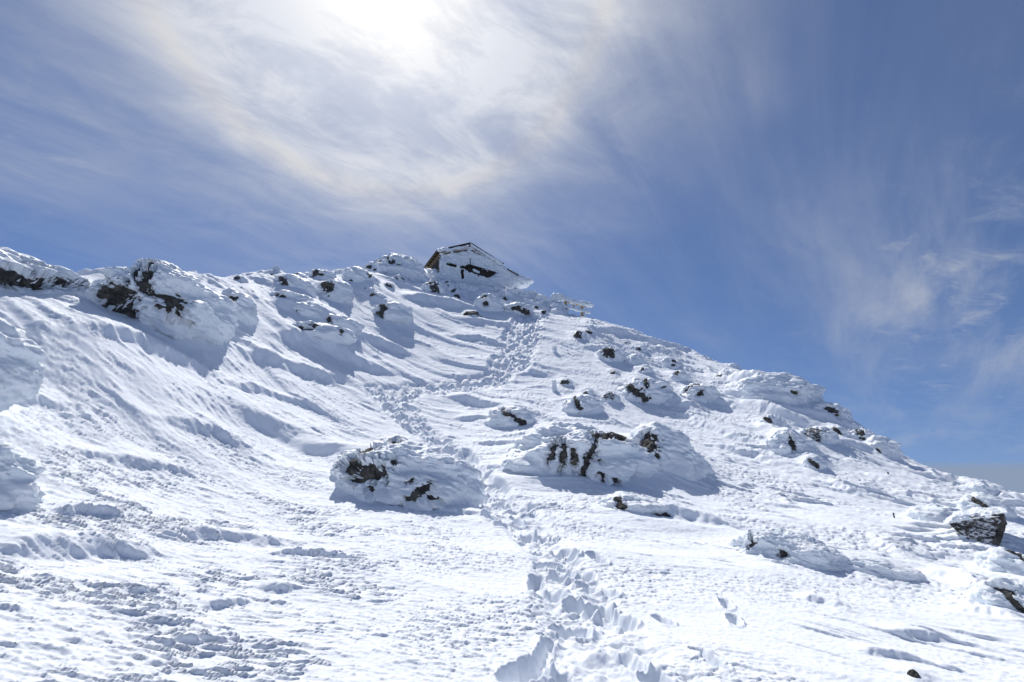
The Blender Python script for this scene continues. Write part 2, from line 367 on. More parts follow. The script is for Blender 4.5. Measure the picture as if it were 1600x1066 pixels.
R('round black rock high on the right slope', (1134, 599, 1164, 620), [(1145, 608, 7, 5, 25)], 5)
R('small dark twin stone above the round black rock', (1114, 583, 1140, 597), [(1123, 589, 5, 3, 20)], 4)
R('dark-topped rime lump near the white stake, upper left of three', (906, 606, 932, 628), [(914, 616, 4.5, 5, -20)], 4)
R('small dark branch-like stone just right of the white stake', (872, 590, 896, 606), [(882, 597, 6, 2, 0), (880, 593, 2, 2, 40)], 4)
R('white boulder with a curved black edge below the white stake', (880, 614, 936, 650), [(898, 622, 3, 5, -25), (902, 631, 2.5, 7, -15), (906, 639, 4, 2.4, 20), (887, 626, 2, 2.5, 0)], 5)
R('grey round-topped stone right of the curved-edge boulder', (940, 610, 966, 632), [(953, 618, 6, 6, 30)], 5, 'flecked')
# right crest
R('wide rime-crusted crag on the right skyline', (1148, 584, 1264, 636), [(1241, 614, 3.5, 2, 20)], 6, dr=.7)
R('overhanging rime knob on the right skyline with dark pockmarks', (1262, 626, 1320, 662), [(1295, 640, 4, 1.6, 10), (1304, 643, 4, 2.6, 30), (1300, 632, 1.4, 2.4, 0), (1308, 649, 2, 1, 0)], 5)
R('square rime block standing on the skyline above the round black rock', (1132, 566, 1156, 580), [], 4, name='rime_hummock', cat='rime')
R('dark striped rock in a white hood below the right skyline', (1250, 662, 1300, 698), [(1270, 676, 9, 8, 20), (1276, 686, 2.5, 7, 0)], 5, 'flecked')
R('dark small rock left of two under the skyline knob', (1292, 662, 1322, 684), [line(1305, 670, 1312, 680, 3)], 4)
R('pale rock with scattered dark flecks under the skyline, right of two', (1328, 666, 1362, 694), [(1339, 673, 2.5, 3, 0), (1346, 677, 4, 4, 30), (1349, 686, 4, 1.6, 15)], 5)
R('rime-crusted buttress at the right end of the crest', (1352, 676, 1398, 716), [(1371, 708, 2, 5, 0)], 5)
R('white boulder with black vertical crack mid right slope', (1200, 672, 1262, 714), [line(1236, 684, 1240, 708, 2.6), (1240, 709, 3, 2, 0)], 6)
R('low dark-cracked rime lip at the foot of the cracked boulder', (1250, 708, 1290, 736), [line(1262, 716, 1275, 729, 1.8)], 4)
R('thin grey rock seam left of the striped hooded rock', (1186, 646, 1222, 672), [line(1193, 650, 1203, 660, 2), line(1207, 666, 1214, 671, 1.6)], 5)
R('rime cap on the skyline edge at the far right', (1510, 752, 1552, 778), [], 5, name='rime_hummock', cat='rime')
R('rime cap lower on the far right skyline', (1556, 768, 1584, 788), [], 4, name='rime_hummock', cat='rime')
# middle
R('large rime-streaked boulder beside the footpath with black broken left face', (532, 686, 730, 790),
  [(618, 695, 9, 3.6, 0), (576, 710, 11, 7, -15), (553, 731, 13, 12, 20), (579, 738, 16, 10, 8), (613, 724, 6, 4, 25), (579, 765, 4, 6, 0), (648, 771, 12, 6, -35), (664, 760, 7, 5, -30), (677, 778, 7, 3, 5), (566, 751, 12, 2, 0), (640, 752, 4, 2, 0), (690, 793, 8, 1.6, 5)], 7, dr=.75)
R('largest rime boulder right of the footpath, with dark veins down its face', (800, 660, 1004, 752),
  [(927, 680, 6, 10, -10), (944, 686, 13, 4.5, -5), line(930, 692, 906, 745, 4.2), (866, 704, 4, 12, 25), (881, 710, 4, 15, 8), (898, 715, 3.6, 12, -8), (971, 665, 14, 5, 32), (965, 673, 5, 7, -20), (959, 746, 3.4, 5.5, 0), (937, 737, 5, 1.5, 0), (940, 750, 2, 7, 0), (936, 719, 3, 1.6, 0)], 7, dr=.75)
R('rime boulder joined on the right with one tall black gash', (976, 656, 1086, 758),
  [(1015, 696, 9, 14, -8), (1025, 714, 3.4, 6, -10), (1006, 724, 5, 4, 15), (1020, 732, 9, 2.2, 12)], 6, dr=.8)
R('small rime mound with a dark gash below the joined boulders', (930, 772, 1034, 808), [(964, 781, 7, 3.4, 15), (971, 791, 5, 8, -20)], 6)
R('snow-sunk rock with a dark jagged right edge left of the veined boulder', (758, 633, 836, 668), [line(786, 641, 826, 667, 3.6), (788, 642, 4, 3, 0)], 5)
# right foreground
R('triangular frost-flecked slab with black edges near the right edge', (1482, 802, 1574, 868), [(1530, 834, 60, 50, 0)], 6, 'slab')
R('rime hummock with one dark dot left of the triangular slab', (1420, 786, 1500, 826), [(1471, 794, 3, 2, 0)], 5, name='rime_hummock', cat='rime')
R('dark-seamed snow ridge above the triangular slab', (1506, 768, 1570, 812), [line(1522, 776, 1546, 803, 1.6)], 5)
R('dark-seamed snow block below the triangular slab', (1536, 852, 1612, 900), [line(1576, 858, 1600, 878, 2)], 5)
R('long wind-carved ice bank with two small dark holes on the right', (1146, 828, 1294, 884), [(1178, 851, 6, 2.6, -30), line(1173, 836, 1177, 850, 1.4), (1222, 866, 5, 3.4, 0)], 7, dr=.5, thick=.12)
R('smaller carved ice bank right of the one with two holes', (1296, 868, 1414, 904), [], 6, dr=.5, name='rime_hummock', cat='rime')
R('snow shoulder with a black jagged seam at the lower right edge', (1530, 906, 1622, 968), [line(1552, 918, 1566, 924, 2.6), line(1568, 922, 1580, 928, 2), line(1578, 930, 1590, 950, 3)], 6)
R('tiny brown stone poking through snow at the bottom right', (1414, 1042, 1440, 1064), [(1428, 1053, 7, 4, 20)], 4, 'bare')

def place(rk):
    x0, y0, x1, y1 = rk['box']; cx = (x0 + x1) / 2
    foot = hit(cx, y1 - .14 * (y1 - y0))
    if rk['dist']:
        d = ray(cx, (y0 + y1) / 2); r0 = rk['dist']
        r = r0
    else: r = math.hypot(foot[0], foot[1])
    d = ray(cx, (y0 + y1) / 2); rh = math.hypot(d[0], d[1])
    c = d / rh * r
    s = depth_of(c) / F
    w = (x1 - x0) * s * math.cos(math.atan2(d[0], d[1])) ** .5; h = (y1 - y0) * s
    rk.update(c=c, s=s, w=w, h=h, r=r, az=math.atan2(d[0], d[1]))
for rk in ROCKS: place(rk)

# ------------------------------------------------------------------ snow surface: drift banks, footpath, sastrugi, rime feathers
# drift lips: photo polylines from left to right, height (m), back width, front width
BANKS = [
 ([(-90, 866), (20, 860), (80, 858), (160, 858), (240, 864), (300, 874)], .13, .6, .2), ([(200, 846), (280, 838), (360, 838), (520, 852)], .10, .5, .16),
 ([(60, 800), (130, 802), (215, 815)], .10, .35, .07), ([(-40, 640), (60, 636), (118, 648)], .22, .8, .2),
 ([(250, 626), (330, 636), (400, 655), (480, 690), (540, 730), (640, 770)], .30, 1.8, 1.1), ([(340, 540), (400, 558), (470, 580), (560, 598)], .25, 1.2, .35),
 ([(395, 515), (470, 533), (530, 553), (650, 588)], .30, 1.2, .4), ([(60, 556), (200, 572), (360, 588)], .20, 1., .35), ([(300, 600), (400, 612), (520, 640)], .12, .6, .2),
 ([(680, 520), (745, 528), (830, 546)], .16, 1., .25), ([(700, 498), (760, 505), (850, 515)], .18, 1., .3), ([(610, 460), (700, 476), (770, 488)], .40, 1.4, .5),
 ([(690, 618), (740, 632), (800, 648)], .22, .8, .2), ([(700, 652), (780, 660)], .10, .4, .12), ([(720, 688), (790, 700), (850, 714)], .10, .5, .12),
 ([(985, 800), (1080, 812), (1160, 830)], .26, .8, .22), ([(870, 503), (960, 523), (1060, 548), (1140, 575)], .3, 1.2, .4), ([(900, 540), (950, 552), (1010, 570)], .22, .9, .3),
 ([(1000, 636), (1080, 652), (1160, 690), (1240, 712)], .16, 1., .25), ([(1010, 618), (1060, 634), (1108, 652)], .28, .8, .3), ([(1180, 660), (1240, 698), (1292, 732)], .2, .8, .3),
 ([(1200, 773), (1242, 790)], .07, .3, .1), ([(1288, 748), (1352, 776)], .12, .5, .15), ([(1338, 733), (1416, 766)], .14, .6, .18), ([(1388, 768), (1484, 792)], .12, .6, .15),
 ([(1356, 842), (1432, 876)], .10, .4, .1), ([(1240, 936), (1290, 943), (1336, 962)], .12, .4, .08), ([(1376, 988), (1420, 992), (1492, 1002)], .09, .35, .06),
 ([(1430, 893), (1500, 918), (1560, 944)], .16, .6, .14), ([(1480, 958), (1550, 968), (1610, 986)], .12, .5, .1), ([(1330, 1013), (1390, 1022), (1444, 1032)], .07, .3, .05),
 ([(1450, 1033), (1504, 1052)], .07, .3, .05), ([(300, 952), (404, 938)], .07, .3, .05), ([(392, 918), (480, 924)], .08, .3, .06), ([(400, 872), (470, 866), (560, 876)], .07, .35, .06),
 ([(80, 1000), (140, 1008)], .10, .3, .06), ([(150, 925), (230, 930)], .10, .3, .06), ([(-20, 950), (50, 962)], .1, .3, .06), ([(240, 1010), (330, 1000)], .07, .3, .05),
 ([(1060, 610), (1110, 625), (1180, 650)], .18, .8, .25), ([(1150, 630), (1220, 655), (1300, 680)], .3, 1., .35), ([(1300, 690), (1380, 715)], .25, .8, .3),
 ([(640, 800), (760, 812), (850, 836)], .06, .5, .1), ([(800, 575), (870, 590)], .1, .5, .15), ([(400, 470), (470, 495), (560, 520)], .3, 1., .35), ([(540, 520), (600, 540), (660, 560)], .22, .9, .3),
 ([(1090, 690), (1180, 712), (1260, 742)], .12, .6, .18), ([(1120, 590), (1200, 622), (1260, 645)], .25, .8, .3), ([(60, 700), (200, 720), (330, 745)], .08, .5, .12), ([(200, 665), (330, 690), (440, 730)], .10, .6, .2),
]
# trodden holes: capsule ends in photo pixels, half-width px, depth m
PITS = [((846, 884), (872, 882), 12, .20), ((838, 903), (838, 926), 10, .16), ((876, 976), (906, 980), 14, .20), ((908, 908), (956, 928), 9, .16), ((940, 952), (980, 970), 12, .20),
 ((1026, 962), (1044, 972), 8, .12), ((1088, 1018), (1128, 1046), 8, .13), ((800, 1064), (838, 1044), 20, .30), ((838, 1040), (858, 996), 7, .26), ((968, 1012), (996, 1036), 12, .16), ((1014, 1050), (1036, 1070), 13, .18),
 ((924, 872), (940, 882), 8, .12), ((930, 846), (942, 850), 5, .08), ((874, 1046), (890, 1066), 12, .15), ((846, 838), (852, 847), 8, .14), ((1130, 938), (1136, 948), 4, .08), ((1143, 960), (1149, 972), 4, .08),
 ((838, 862), (846, 868), 8, .13), ((800, 812), (812, 818), 8, .13), ((762, 815), (770, 818), 9, .16), ((775, 785), (790, 788), 8, .12), ((800, 795), (830, 806), 7, .14), ((748, 772), (760, 778), 8, .13), ((735, 745), (742, 752), 9, .15), ((768, 740), (784, 746), 7, .1),
 ((712, 722), (722, 728), 8, .14), ((728, 706), (740, 716), 7, .12), ((702, 700), (708, 704), 7, .14), ((690, 690), (700, 690), 7, .13), ((674, 684), (680, 688), 6, .13), ((664, 672), (668, 676), 6, .14), ((640, 668), (648, 672), 7, .15), ((655, 655), (662, 660), 6, .14), ((632, 652), (638, 655), 6, .15),
 ((636, 634), (646, 638), 7, .16), ((612, 640), (620, 642), 6, .14), ((618, 622), (626, 626), 6, .15), ((602, 622), (606, 626), 6, .15), ((590, 612), (598, 614), 6, .14), ((640, 618), (648, 620), 5, .12), ((668, 606), (676, 606), 5, .12), ((694, 606), (706, 604), 5, .13), ((722, 604), (734, 602), 5, .14), ((742, 600), (756, 598), 5, .15), ((734, 612), (742, 612), 5, .12),
 ((760, 594), (768, 592), 5, .15), ((776, 588), (782, 585), 5.5, .17), ((784, 578), (790, 575), 5.5, .17)]
TRAIL = [(960, 1090, 110), (930, 1010, 95), (910, 950, 70), (875, 890, 45), (840, 840, 40), (790, 800, 42), (750, 760, 34), (715, 715, 26), (670, 680, 26), (630, 650, 30), (600, 618, 32), (660, 608, 26), (720, 604, 24), (765, 594, 26), (795, 575, 32), (808, 550, 34), (812, 525, 32), (822, 504, 28), (828, 494, 26)]

def world_poly(pts): return np.array([hit(*p)[:2] for p in pts])
def seg_dist(x, y, poly, ext=None):
    """distance, signed side (+ = right-hand / near side), along fraction, interpolated extra"""
    best = np.full(x.shape, 1e9); side = np.zeros_like(x); al = np.zeros_like(x); ex = np.zeros_like(x)
    L = np.concatenate([[0], np.cumsum(np.hypot(*np.diff(poly, axis=0).T))])
    for i in range(len(poly) - 1):
        a, b = poly[i], poly[i + 1]; d = b - a; l2 = d @ d + 1e-9
        t = np.clip(((x - a[0]) * d[0] + (y - a[1]) * d[1]) / l2, 0, 1)
        qx = x - a[0] - t * d[0]; qy = y - a[1] - t * d[1]; dist = np.hypot(qx, qy)
        m = dist < best
        best = np.where(m, dist, best)
        side = np.where(m, np.sign(qx * d[1] - qy * d[0]), side)
        al = np.where(m, (L[i] + t * (L[i + 1] - L[i])) / L[-1], al)
        if ext is not None: ex = np.where(m, ext[i] + t * (ext[i + 1] - ext[i]), ex)
    return best, side, al, ex

def relief(x, y):
    """x, y flat arrays -> dx, dy, dz offsets of the snow surface"""
    r = np.hypot(x, y); th = np.degrees(np.arctan2(x, y))
    dz = np.zeros_like(x); dx = np.zeros_like(x); dy = np.zeros_like(x)
    near = 1 - sstep(r, 45, 60); vis = (np.abs(th) < 66) & (r < 55)
    I = np.where(vis)[0]; X = x[I]; Y = y[I]; Rr = r[I]; T = th[I]
    D = np.interp(T, GA, DG); tt = Rr / D
    z = np.zeros_like(X); ox = np.zeros_like(X); oy = np.zeros_like(X)
    # footpath mask
    tp = np.array([hit(p[0], min(p[1], 1064))[:2] for p in TRAIL]); tw = []
    for p, q in zip(TRAIL, tp): tw.append(p[2] * math.hypot(*q) / F * .95)
    dist, _, _, wid = seg_dist(X, Y, tp, np.array(tw))
    warp = fbm2(X / .9, Y / .9, 2, 40)
    trail = 1 - sstep(dist / np.maximum(wid, .1) + .35 * warp, .65, 1.1)
    calm = 1 - .8 * trail
    # broad undulation
    def uv(a):
        a = math.radians(a); return X * math.sin(a) + Y * math.cos(a), X * math.cos(a) - Y * math.sin(a), (math.sin(a), math.cos(a)), (math.cos(a), -math.sin(a))
    wr = sstep(X, .5, 5.5)
    wx = .35 * fbm2(X / 2.3, Y / 2.3, 2, 60); 
    for ang, wt in ((97, 1 - wr), (132, wr)):
        u, v, fd, vd = uv(ang)
        v = v + wx
        z += wt * .10 * sstep(Rr, 3, 8) * fbm2(u / 5., v / 1.7, 3, 3)
        # sastrugi: long tongues, steep on the near side
        n = fbm2(u / 3.0, v / .42, 3, 11, .45)
        patchy = sstep(n2(X / 2.6, Y / 2.6, 21), -.25, .45)
        h = wt * (.020 + .035 * wr + .025 * sstep(Rr, 5, 16)) * sstep(n, .0, .8) * calm * (.25 + .75 * patchy)
        z += h; ox += vd[0] * .6 * h + fd[0] * .6 * h; oy += vd[1] * .6 * h + fd[1] * .6 * h
        n = n2(u / 8., v / 1.15, 17) + .25 * n2(u / 3., v / .5, 18)
        h = wt * .085 * sstep(Rr, 4, 9) * sstep(n, .0, .7) * calm; z += h; ox += vd[0] * 1.1 * h; oy += vd[1] * 1.1 * h
        n = fbm2(u / .75 + 9, v / .16, 3, 15, .5)
        h = wt * (.009 + .012 * sstep(Rr, 6, 14)) * sstep(n, .05, .8) * calm * (.3 + .7 * sstep(n2(X / 1.3, Y / 1.3, 22), -.2, .4))
        z += h; ox += vd[0] * 1. * h + fd[0] * 1.2 * h; oy += vd[1] * 1. * h + fd[1] * 1.2 * h
    # rime feathers (left) and granular crust (middle, right)
    left = 1 - sstep(X + .35 * warp, -2.2, .1)
    u, v, fd, vd = uv(80)
    v2 = v + .03 * n2(X / .2, Y / .2, 31)
    n = fbm2(u / .22, v2 / .034, 3, 33, .55); clump = sstep(n2(X / 1.1, Y / .6, 34), -.2, .5)
    h = left * (.35 + .65 * clump) * sstep(n, -.15, .75) * .021 * (1 - .45 * sstep(Rr, 6, 11))
    z += h; ox += fd[0] * 1.7 * h + vd[0] * .5 * h; oy += fd[1] * 1.7 * h + vd[1] * .5 * h
    n = fbm2(u / .6, v2 / .15, 3, 35, .5)
    h = left * sstep(n, .0, .8) * .014 * (1 - .4 * sstep(Rr, 7, 12)) * (.3 + .7 * sstep(n2(X / 1.5, Y / 1.1, 36), -.3, .4))
    z += h; ox += fd[0] * 1.3 * h + vd[0] * .8 * h; oy += fd[1] * 1.3 * h + vd[1] * .8 * h
    pm = .35 + .95 * sstep(n2(X / 1.7, Y / 1.2, 41), -.35, .45)
    for ang, wt in ((100, 1 - wr), (126, wr)):
        u, v, fd, vd = uv(ang)
        g = fbm2(u / .17, v / .045, 3, 37, .68)
        h = wt * pm * (1 - .7 * left) * .013 * sstep(g, -.3, .8) * (1 + .5 * sstep(Rr, 5, 10)); z += h; ox += fd[0] * .9 * h + vd[0] * .4 * h; oy += fd[1] * .9 * h + vd[1] * .4 * h
    u, v, fd, vd = uv(128)
    n = fbm2(u / 1.5, v / .20, 3, 43, .55)
    h = wr * .050 * sstep(n, .12, .75) * sstep(n2(X / 1.9 + 4, Y / 1.9, 44), -.1, .4) * calm
    z += h; ox += vd[0] * 1.2 * h + fd[0] * .8 * h; oy += vd[1] * 1.2 * h + fd[1] * .8 * h
    z += (.0075 * np.maximum(fbm2(X / .055, Y / .038, 2, 38, .6), -.1) * (1 - sstep(Rr, 7, 12)) + .010 * np.maximum(fbm2(X / .11, Y / .08, 2, 42, .6), -.1) * sstep(Rr, 5, 9)) * (.5 + .6 * pm)
    z += (1 - .5 * left) * sstep(Rr, 7, 14) * .013 * fbm2(X / .30, Y / .22, 3, 39, .65)
    # rime crust along the crests
    crest = sstep(tt, .78, .95) * (1 - sstep(tt, 1.2, 1.5)) * np.maximum(sstep(T, 8, 14), 1 - sstep(T, -26, -14))
    b = 1 - np.abs(fbm2(X / 1.5, Y / 1.5, 4, 45, .55)) * 1.6
    z += crest * .30 * np.maximum(b, -.2) * sstep(n2(X / 3., Y / 3., 46), -.4, .3)
    # hut bank: knobbly rime tiers
    inb = sstep(T, -23, -17) * (1 - sstep(T, 8, 9)) * sstep(Rr, 28.2, 29.2) * (1 - sstep(Rr, 34, 37))
    z += inb * (.16 * np.abs(fbm2(X / .9, Y / .7, 4, 47, .6)) - .05); ox += inb * .22 * fbm2(X / .5, Y / .3, 3, 48, .6); oy += inb * .25 * fbm2(X / .7, Y / .4, 3, 49, .6)
    # drift lips
    for k, (pts, A, wu, wd) in enumerate(BANKS):
        poly = world_poly([(p[0], p[1]) for p in pts])
        Lp = float(np.hypot(*np.diff(poly, axis=0).T).sum()); A = min(A, .11 * Lp); wu = min(wu, .5 * Lp); wd = min(wd, .12 * Lp)
        lo = poly.min(0) - wu * 1.6; hi = poly.max(0) + wu * 1.6
        J = np.where((X > lo[0]) & (X < hi[0]) & (Y > lo[1]) & (Y < hi[1]))[0]
        if not len(J): continue
        d, sd_, al, _ = seg_dist(X[J], Y[J], poly)
        s = d * np.where(sd_ == 0, 1, sd_) + .5 * wd * n2(X[J] / (wd * 6), Y[J] / (wd * 6), 50 + k) + .25 * wd * n2(X[J] / (wd * .8), Y[J] / (wd * .8), 51 + k)
        end = sstep(al, 0, .35) * (1 - sstep(al, .60, 1.0)) * (1 - sstep(np.where((al < 1e-6) | (al > 1 - 1e-6), d, 0), 0, wd))
        up = sstep(s, -wu, 0.) ** 1.4; dn = 1 - sstep(s, 0, wd)
        prof = np.where(s < 0, up, dn) - .18 * np.exp(-((s - 1.5 * wd) / (.8 * wd)) ** 2)
        hh = .85 * A * end * prof * calm[J]
        z[J] += hh
        lean = np.maximum(hh, 0) * sstep(s, -.6 * wd, 0) * .5
        ox[J] += lean * .35; oy[J] -= lean * .7
    for (qx, qy, amp, r1, r2) in ((190, 572, .34, 2.2, 1.3), (70, 556, .25, 1.6, 1.2)):
        c_ = hit(qx, qy); z += amp * np.exp(-(((X - c_[0]) / r1) ** 2 + ((Y - c_[1]) / r2) ** 2))
    # mounds that rocks are frozen into
    for rk in ROCKS:
        c = rk['c']; w = max(rk['w'], .2)
        J = np.where((np.abs(X - c[0]) < 2.2 * w) & (np.abs(Y - c[1]) < 2.2 * w))[0]
        if not len(J): continue
        ex_ = X[J] - c[0] - .45 * w * math.sin(rk['az']); ey_ = Y[J] - c[1] - .45 * w * math.cos(rk['az'])
        q = (ex_ / (.62 * w)) ** 2 + (ey_ / (.55 * w)) ** 2
        small = rk['sub'] < 5; bigr = rk['w'] > 1.6
        z[J] += (.50 if small else .10 if rk['dist'] else .44 if bigr else .36) * rk['h'] * np.exp(-q * 1.2) * calm[J]
        ex_ = X[J] - c[0] + .35 * w * math.sin(rk['az']); ey_ = Y[J] - c[1] + .35 * w * math.cos(rk['az'])
        z[J] += (.02 if rk['dist'] else .10) * rk['h'] * np.exp(-((ex_ / (.7 * w)) ** 2 + (ey_ / (.45 * w)) ** 2) * 1.3) * calm[J]
    # footpath: churned trench, boot holes, clods
    chunk = np.abs(fbm2(X / .42, Y / .42, 3, 70, .55)); ch2 = fbm2(X / .13, Y / .13, 3, 71, .6)
    far = sstep(Rr, 7, 14)
    z += trail * ((-.05 - .03 * far) + (.075 + .06 * far) * (chunk - .3) + (.013 + .022 * far) * ch2)
    pits = []
    for a, b_, wpx, dep in PITS:
        A_ = hit(a[0], min(a[1], 1066))[:2]; B_ = hit(b_[0], min(b_[1], 1066))[:2]; pits.append((A_, B_, wpx * math.hypot(*A_) / F, dep))
    rg = np.random.RandomState(5)
    for i in range(14, len(TRAIL) - 1):                     # crowded prints on the steep upper part
        for k in range(18):
            t = rg.rand(); px = TRAIL[i][0] * (1 - t) + TRAIL[i + 1][0] * t; py = TRAIL[i][1] * (1 - t) + TRAIL[i + 1][1] * t
            px += rg.uniform(-1, 1) * TRAIL[i][2] * .85
            A_ = hit(px, py)[:2]; an = rg.uniform(0, 6.28); pits.append((A_, A_ + .12 * np.array([math.cos(an), math.sin(an)]), rg.uniform(.07, .20), rg.uniform(.08, .22)))
    for i in range(2, 14):
        for k in range(7):
            t = rg.rand(); px = TRAIL[i][0] * (1 - t) + TRAIL[i + 1][0] * t; py = TRAIL[i][1] * (1 - t) + TRAIL[i + 1][1] * t
            px += rg.uniform(-1, 1) * TRAIL[i][2] * .8
            A_ = hit(px, py)[:2]; an = rg.uniform(0, 6.28); pits.append((A_, A_ + .1 * np.array([math.cos(an), math.sin(an)]), rg.uniform(.06, .13), rg.uniform(.06, .12)))
    for k, (A_, B_, w, dep) in enumerate(pits):
        w = max(w, .05); dep = min(dep * 1.2, 1.7 * w); lo = np.minimum(A_, B_) - 2.2 * w; hi = np.maximum(A_, B_) + 2.2 * w
        J = np.where((X > lo[0]) & (X < hi[0]) & (Y > lo[1]) & (Y < hi[1]))[0]
        if not len(J): continue
        d, _, _, _ = seg_dist(X[J], Y[J], np.array([A_, B_ + 1e-4]))
        q = d / w + .18 * n2(X[J] / (.9 * w), Y[J] / (.9 * w), 80 + k % 7)
        pit = 1 - sstep(q, .30, 1.15); rim = np.exp(-((q - 1.28) / .22) ** 2)
        z[J] += -dep * pit + rim * dep * .20 * (1 + .5 * ch2[J])
    dz[I] = z * near[I]; dx[I] = ox; dy[I] = oy
    return dx, dy, dz

def build_terrain():
    fine = np.radians(np.linspace(-58, 58, 1130))
    rest = np.radians(np.linspace(58, 302, 62))[1:-1]
    th = np.concatenate([fine, rest]); nc = len(th)
    r = [.02]
    while r[-1] < 42: r.append(r[-1] * (1.0029 if r[-1] > 2.6 else 1.03 if r[-1] > .6 else 1.4))
    while r[-1] < 2600: r.append(r[-1] * 1.10)
    r = np.array(r); nr = len(r)
    x = (r[:, None] * np.sin(th)[None]).ravel(); y = (r[:, None] * np.cos(th)[None]).ravel()
    dx, dy, dz = relief(x, y)
    z = base(x, y) + dz
    far = sstep(np.hypot(x, y), 60, 200); z += far * 6 * fbm2(x / 60, y / 60, 4, 90)
    i = np.arange(nr - 1)[:, None] * nc; j = np.arange(nc)[None]; j2 = (j + 1) % nc
    f = np.stack([i + j, i + j2, i + nc + j2, i + nc + j], -1).reshape(-1, 4)
    v = np.stack([x + dx, y + dy, z], -1)
    ob = mesh_np('snow_slope', v, f, SNOW)
    tag(ob, 'steep wind-carved snow slope with a trodden footpath climbing to the hut', 'snow', kind='structure')
    print('terrain', nr, nc, len(v))
    return ob
build_terrain()

# ------------------------------------------------------------------ rocks
ICO = {}
def ico(sub):
    if sub not in ICO:
        bm = bmesh.new(); bmesh.ops.create_icosphere(bm, subdivisions=sub, radius=1)
        bm.verts.ensure_lookup_table()
        ICO[sub] = (np.array([v.co[:] for v in bm.verts]), np.array([[v.index for v in f.verts] for f in bm.faces])); bm.free()
    return ICO[sub]
GROUND_Z = lambda x, y: float(base(np.array([x]), np.array([y]))[0])
def make_rock(k, rk):
    u, fc = ico(rk['sub']); az = rk['az']; c, w, h, s = rk['c'], rk['w'], rk['h'], rk['s']
    e1 = np.array([math.cos(az), -math.sin(az), 0]); e2 = np.array([math.sin(az), math.cos(az), 0]); e3 = np.array([0, 0, 1.])
    k_ = .34 if rk['sub'] < 5 else .44 if rk['sub'] < 6 else .47
    a = w * k_; cc = h * (.38 if rk['sub'] < 6 else .46); b = max(min(a * rk['dr'], 1.3 * h), .35 * a)
    bare = rk['mode'] == 'bare'
    o = 7.7 * k
    su = np.sign(u) * np.abs(u) ** (.95 if not bare else 1.)
    q = u * 1.25 + o
    low = fbm3(q[:, 0], q[:, 1], q[:, 2], 3, 100, .5)
    fac = n3(u[:, 0] * 2.6 + o, u[:, 1] * 2.6, u[:, 2] * 2.6, 110)
    fac = np.round(fac * 3.2) / 3.2 * .45 + fac * .55                  # blocky steps
    rad = 1 + (.27 if rk['sub'] > 5 else .20) * low + .12 * fac
    loc = su * rad[:, None]
    if bare: loc[:, 0] *= np.clip(1.05 - .75 * u[:, 2], .2, 1.7); loc[:, 1] *= np.clip(1.05 - .75 * u[:, 2], .2, 1.7)
    else:
        loc[:, 0] += .14 * np.clip(u[:, 0], 0, 1) ** 2                  # rime grows to the right, into the wind
        loc[:, 2] *= np.where(u[:, 2] > 0, 1 - (.55 if rk['sub'] > 5 and not rk['dist'] else .30) * np.clip((u[:, 0] + .2) ** 2, 0, 1), 1)
    low_ = np.clip(-u[:, 2], 0, 1)                                     # flare out into the snow below
    if not bare: loc[:, 0] *= 1 + .40 * low_; loc[:, 1] *= 1 + .60 * low_
    loc[:, 2] *= 1 + .45 * low_
    def to_world(l): return c + l[:, :1] * a * e1 + l[:, 1:2] * b * e2 + (l[:, 2:3] * cc - .09 * h) * e3
    nrm = u / np.array([a, b, cc]); nrm /= np.linalg.norm(nrm, axis=1)[:, None]
    nw = nrm[:, :1] * e1 + nrm[:, 1:2] * e2 + nrm[:, 2:3] * e3
    size = min(w, h * 1.6)
    shell = to_world(loc)
    px, py, _ = proj(shell)
    facing = -(nw @ (c / np.linalg.norm(c)))
    th = np.full(len(u), rk['thick'] * size * (.62 if rk['sub'] > 5 else .8 if rk['sub'] > 4 else .6))
    # striated rime growth
    m = shell / size
    st = fbm3(m @ e1 * 1.6 + o, m @ e2 * 5 , m[:, 2] * 8 + m @ e1 * 1.8, 3, 120, .55)
    st2 = fbm3(m @ e1 * 6 + o, m @ e2 * 18, m[:, 2] * 26 + m @ e1 * 7, 2, 125, .6)
    grain = fbm3(m[:, 0] * 16 + o, m[:, 1] * 16, m[:, 2] * 16, 3, 128, .6)
    th = th * (1 + .40 * st + .30 * st2 + .16 * grain)
    mask = np.full(len(u), -9.)
    nz = .65 * fbm3(shell[:, 0] / (8 * s) + o, shell[:, 1] / (8 * s), shell[:, 2] / (8 * s), 4, 130, .75)
    for (mx, my, rx, ry, an) in rk['patches']:                          # bare patch centred where the pixel's ray meets the shell
        i0 = int(np.argmin((px - mx) ** 2 + (py - my) ** 2 + 1e5 * (facing < .12)))
        dv = (shell - shell[i0]) / s; t = math.radians(an); hx = dv @ e1; hy = -dv[:, 2]; hd = dv @ e2
        X = hx * math.cos(t) + hy * math.sin(t); Y = -hx * math.sin(t) + hy * math.cos(t)
        rx = max(rx, 2.8) * 1.4; ry = max(ry, 2.4) * 1.45; rd = max(rx, ry) * 1.5
        mask = np.maximum(mask, 1 - np.sqrt((X / rx) ** 2 + (Y / ry) ** 2 + (hd / rd) ** 2))
    ex = sstep(mask + nz, -.12, .22) * (facing > -.3)
    exs = sstep(mask + .5 * nz, -.1, .6)
    # a few more bare spots on the far side
    back = sstep(n3(u[:, 0] * 2.2 + o, u[:, 1] * 2.2, u[:, 2] * 2.2, 140), .38, .48) * (facing < -.3) * (len(rk['patches']) > 0)
    ex = np.maximum(ex, back)
    if bare: ex = np.maximum(ex, 1 - sstep(u[:, 2] + .25 * grain, -.55, -.40))*0 + sstep(u[:, 2] + .3 * grain, -.5, -.4)
    th = th * (1 - ex) - ex * (.04 * size)
    feather = .030 * size * rk['feather'] * np.clip(st2 + .6 * st, 0, 1.2) * (1 - ex) * np.clip(nrm[:, 0] + .75, 0, 1)
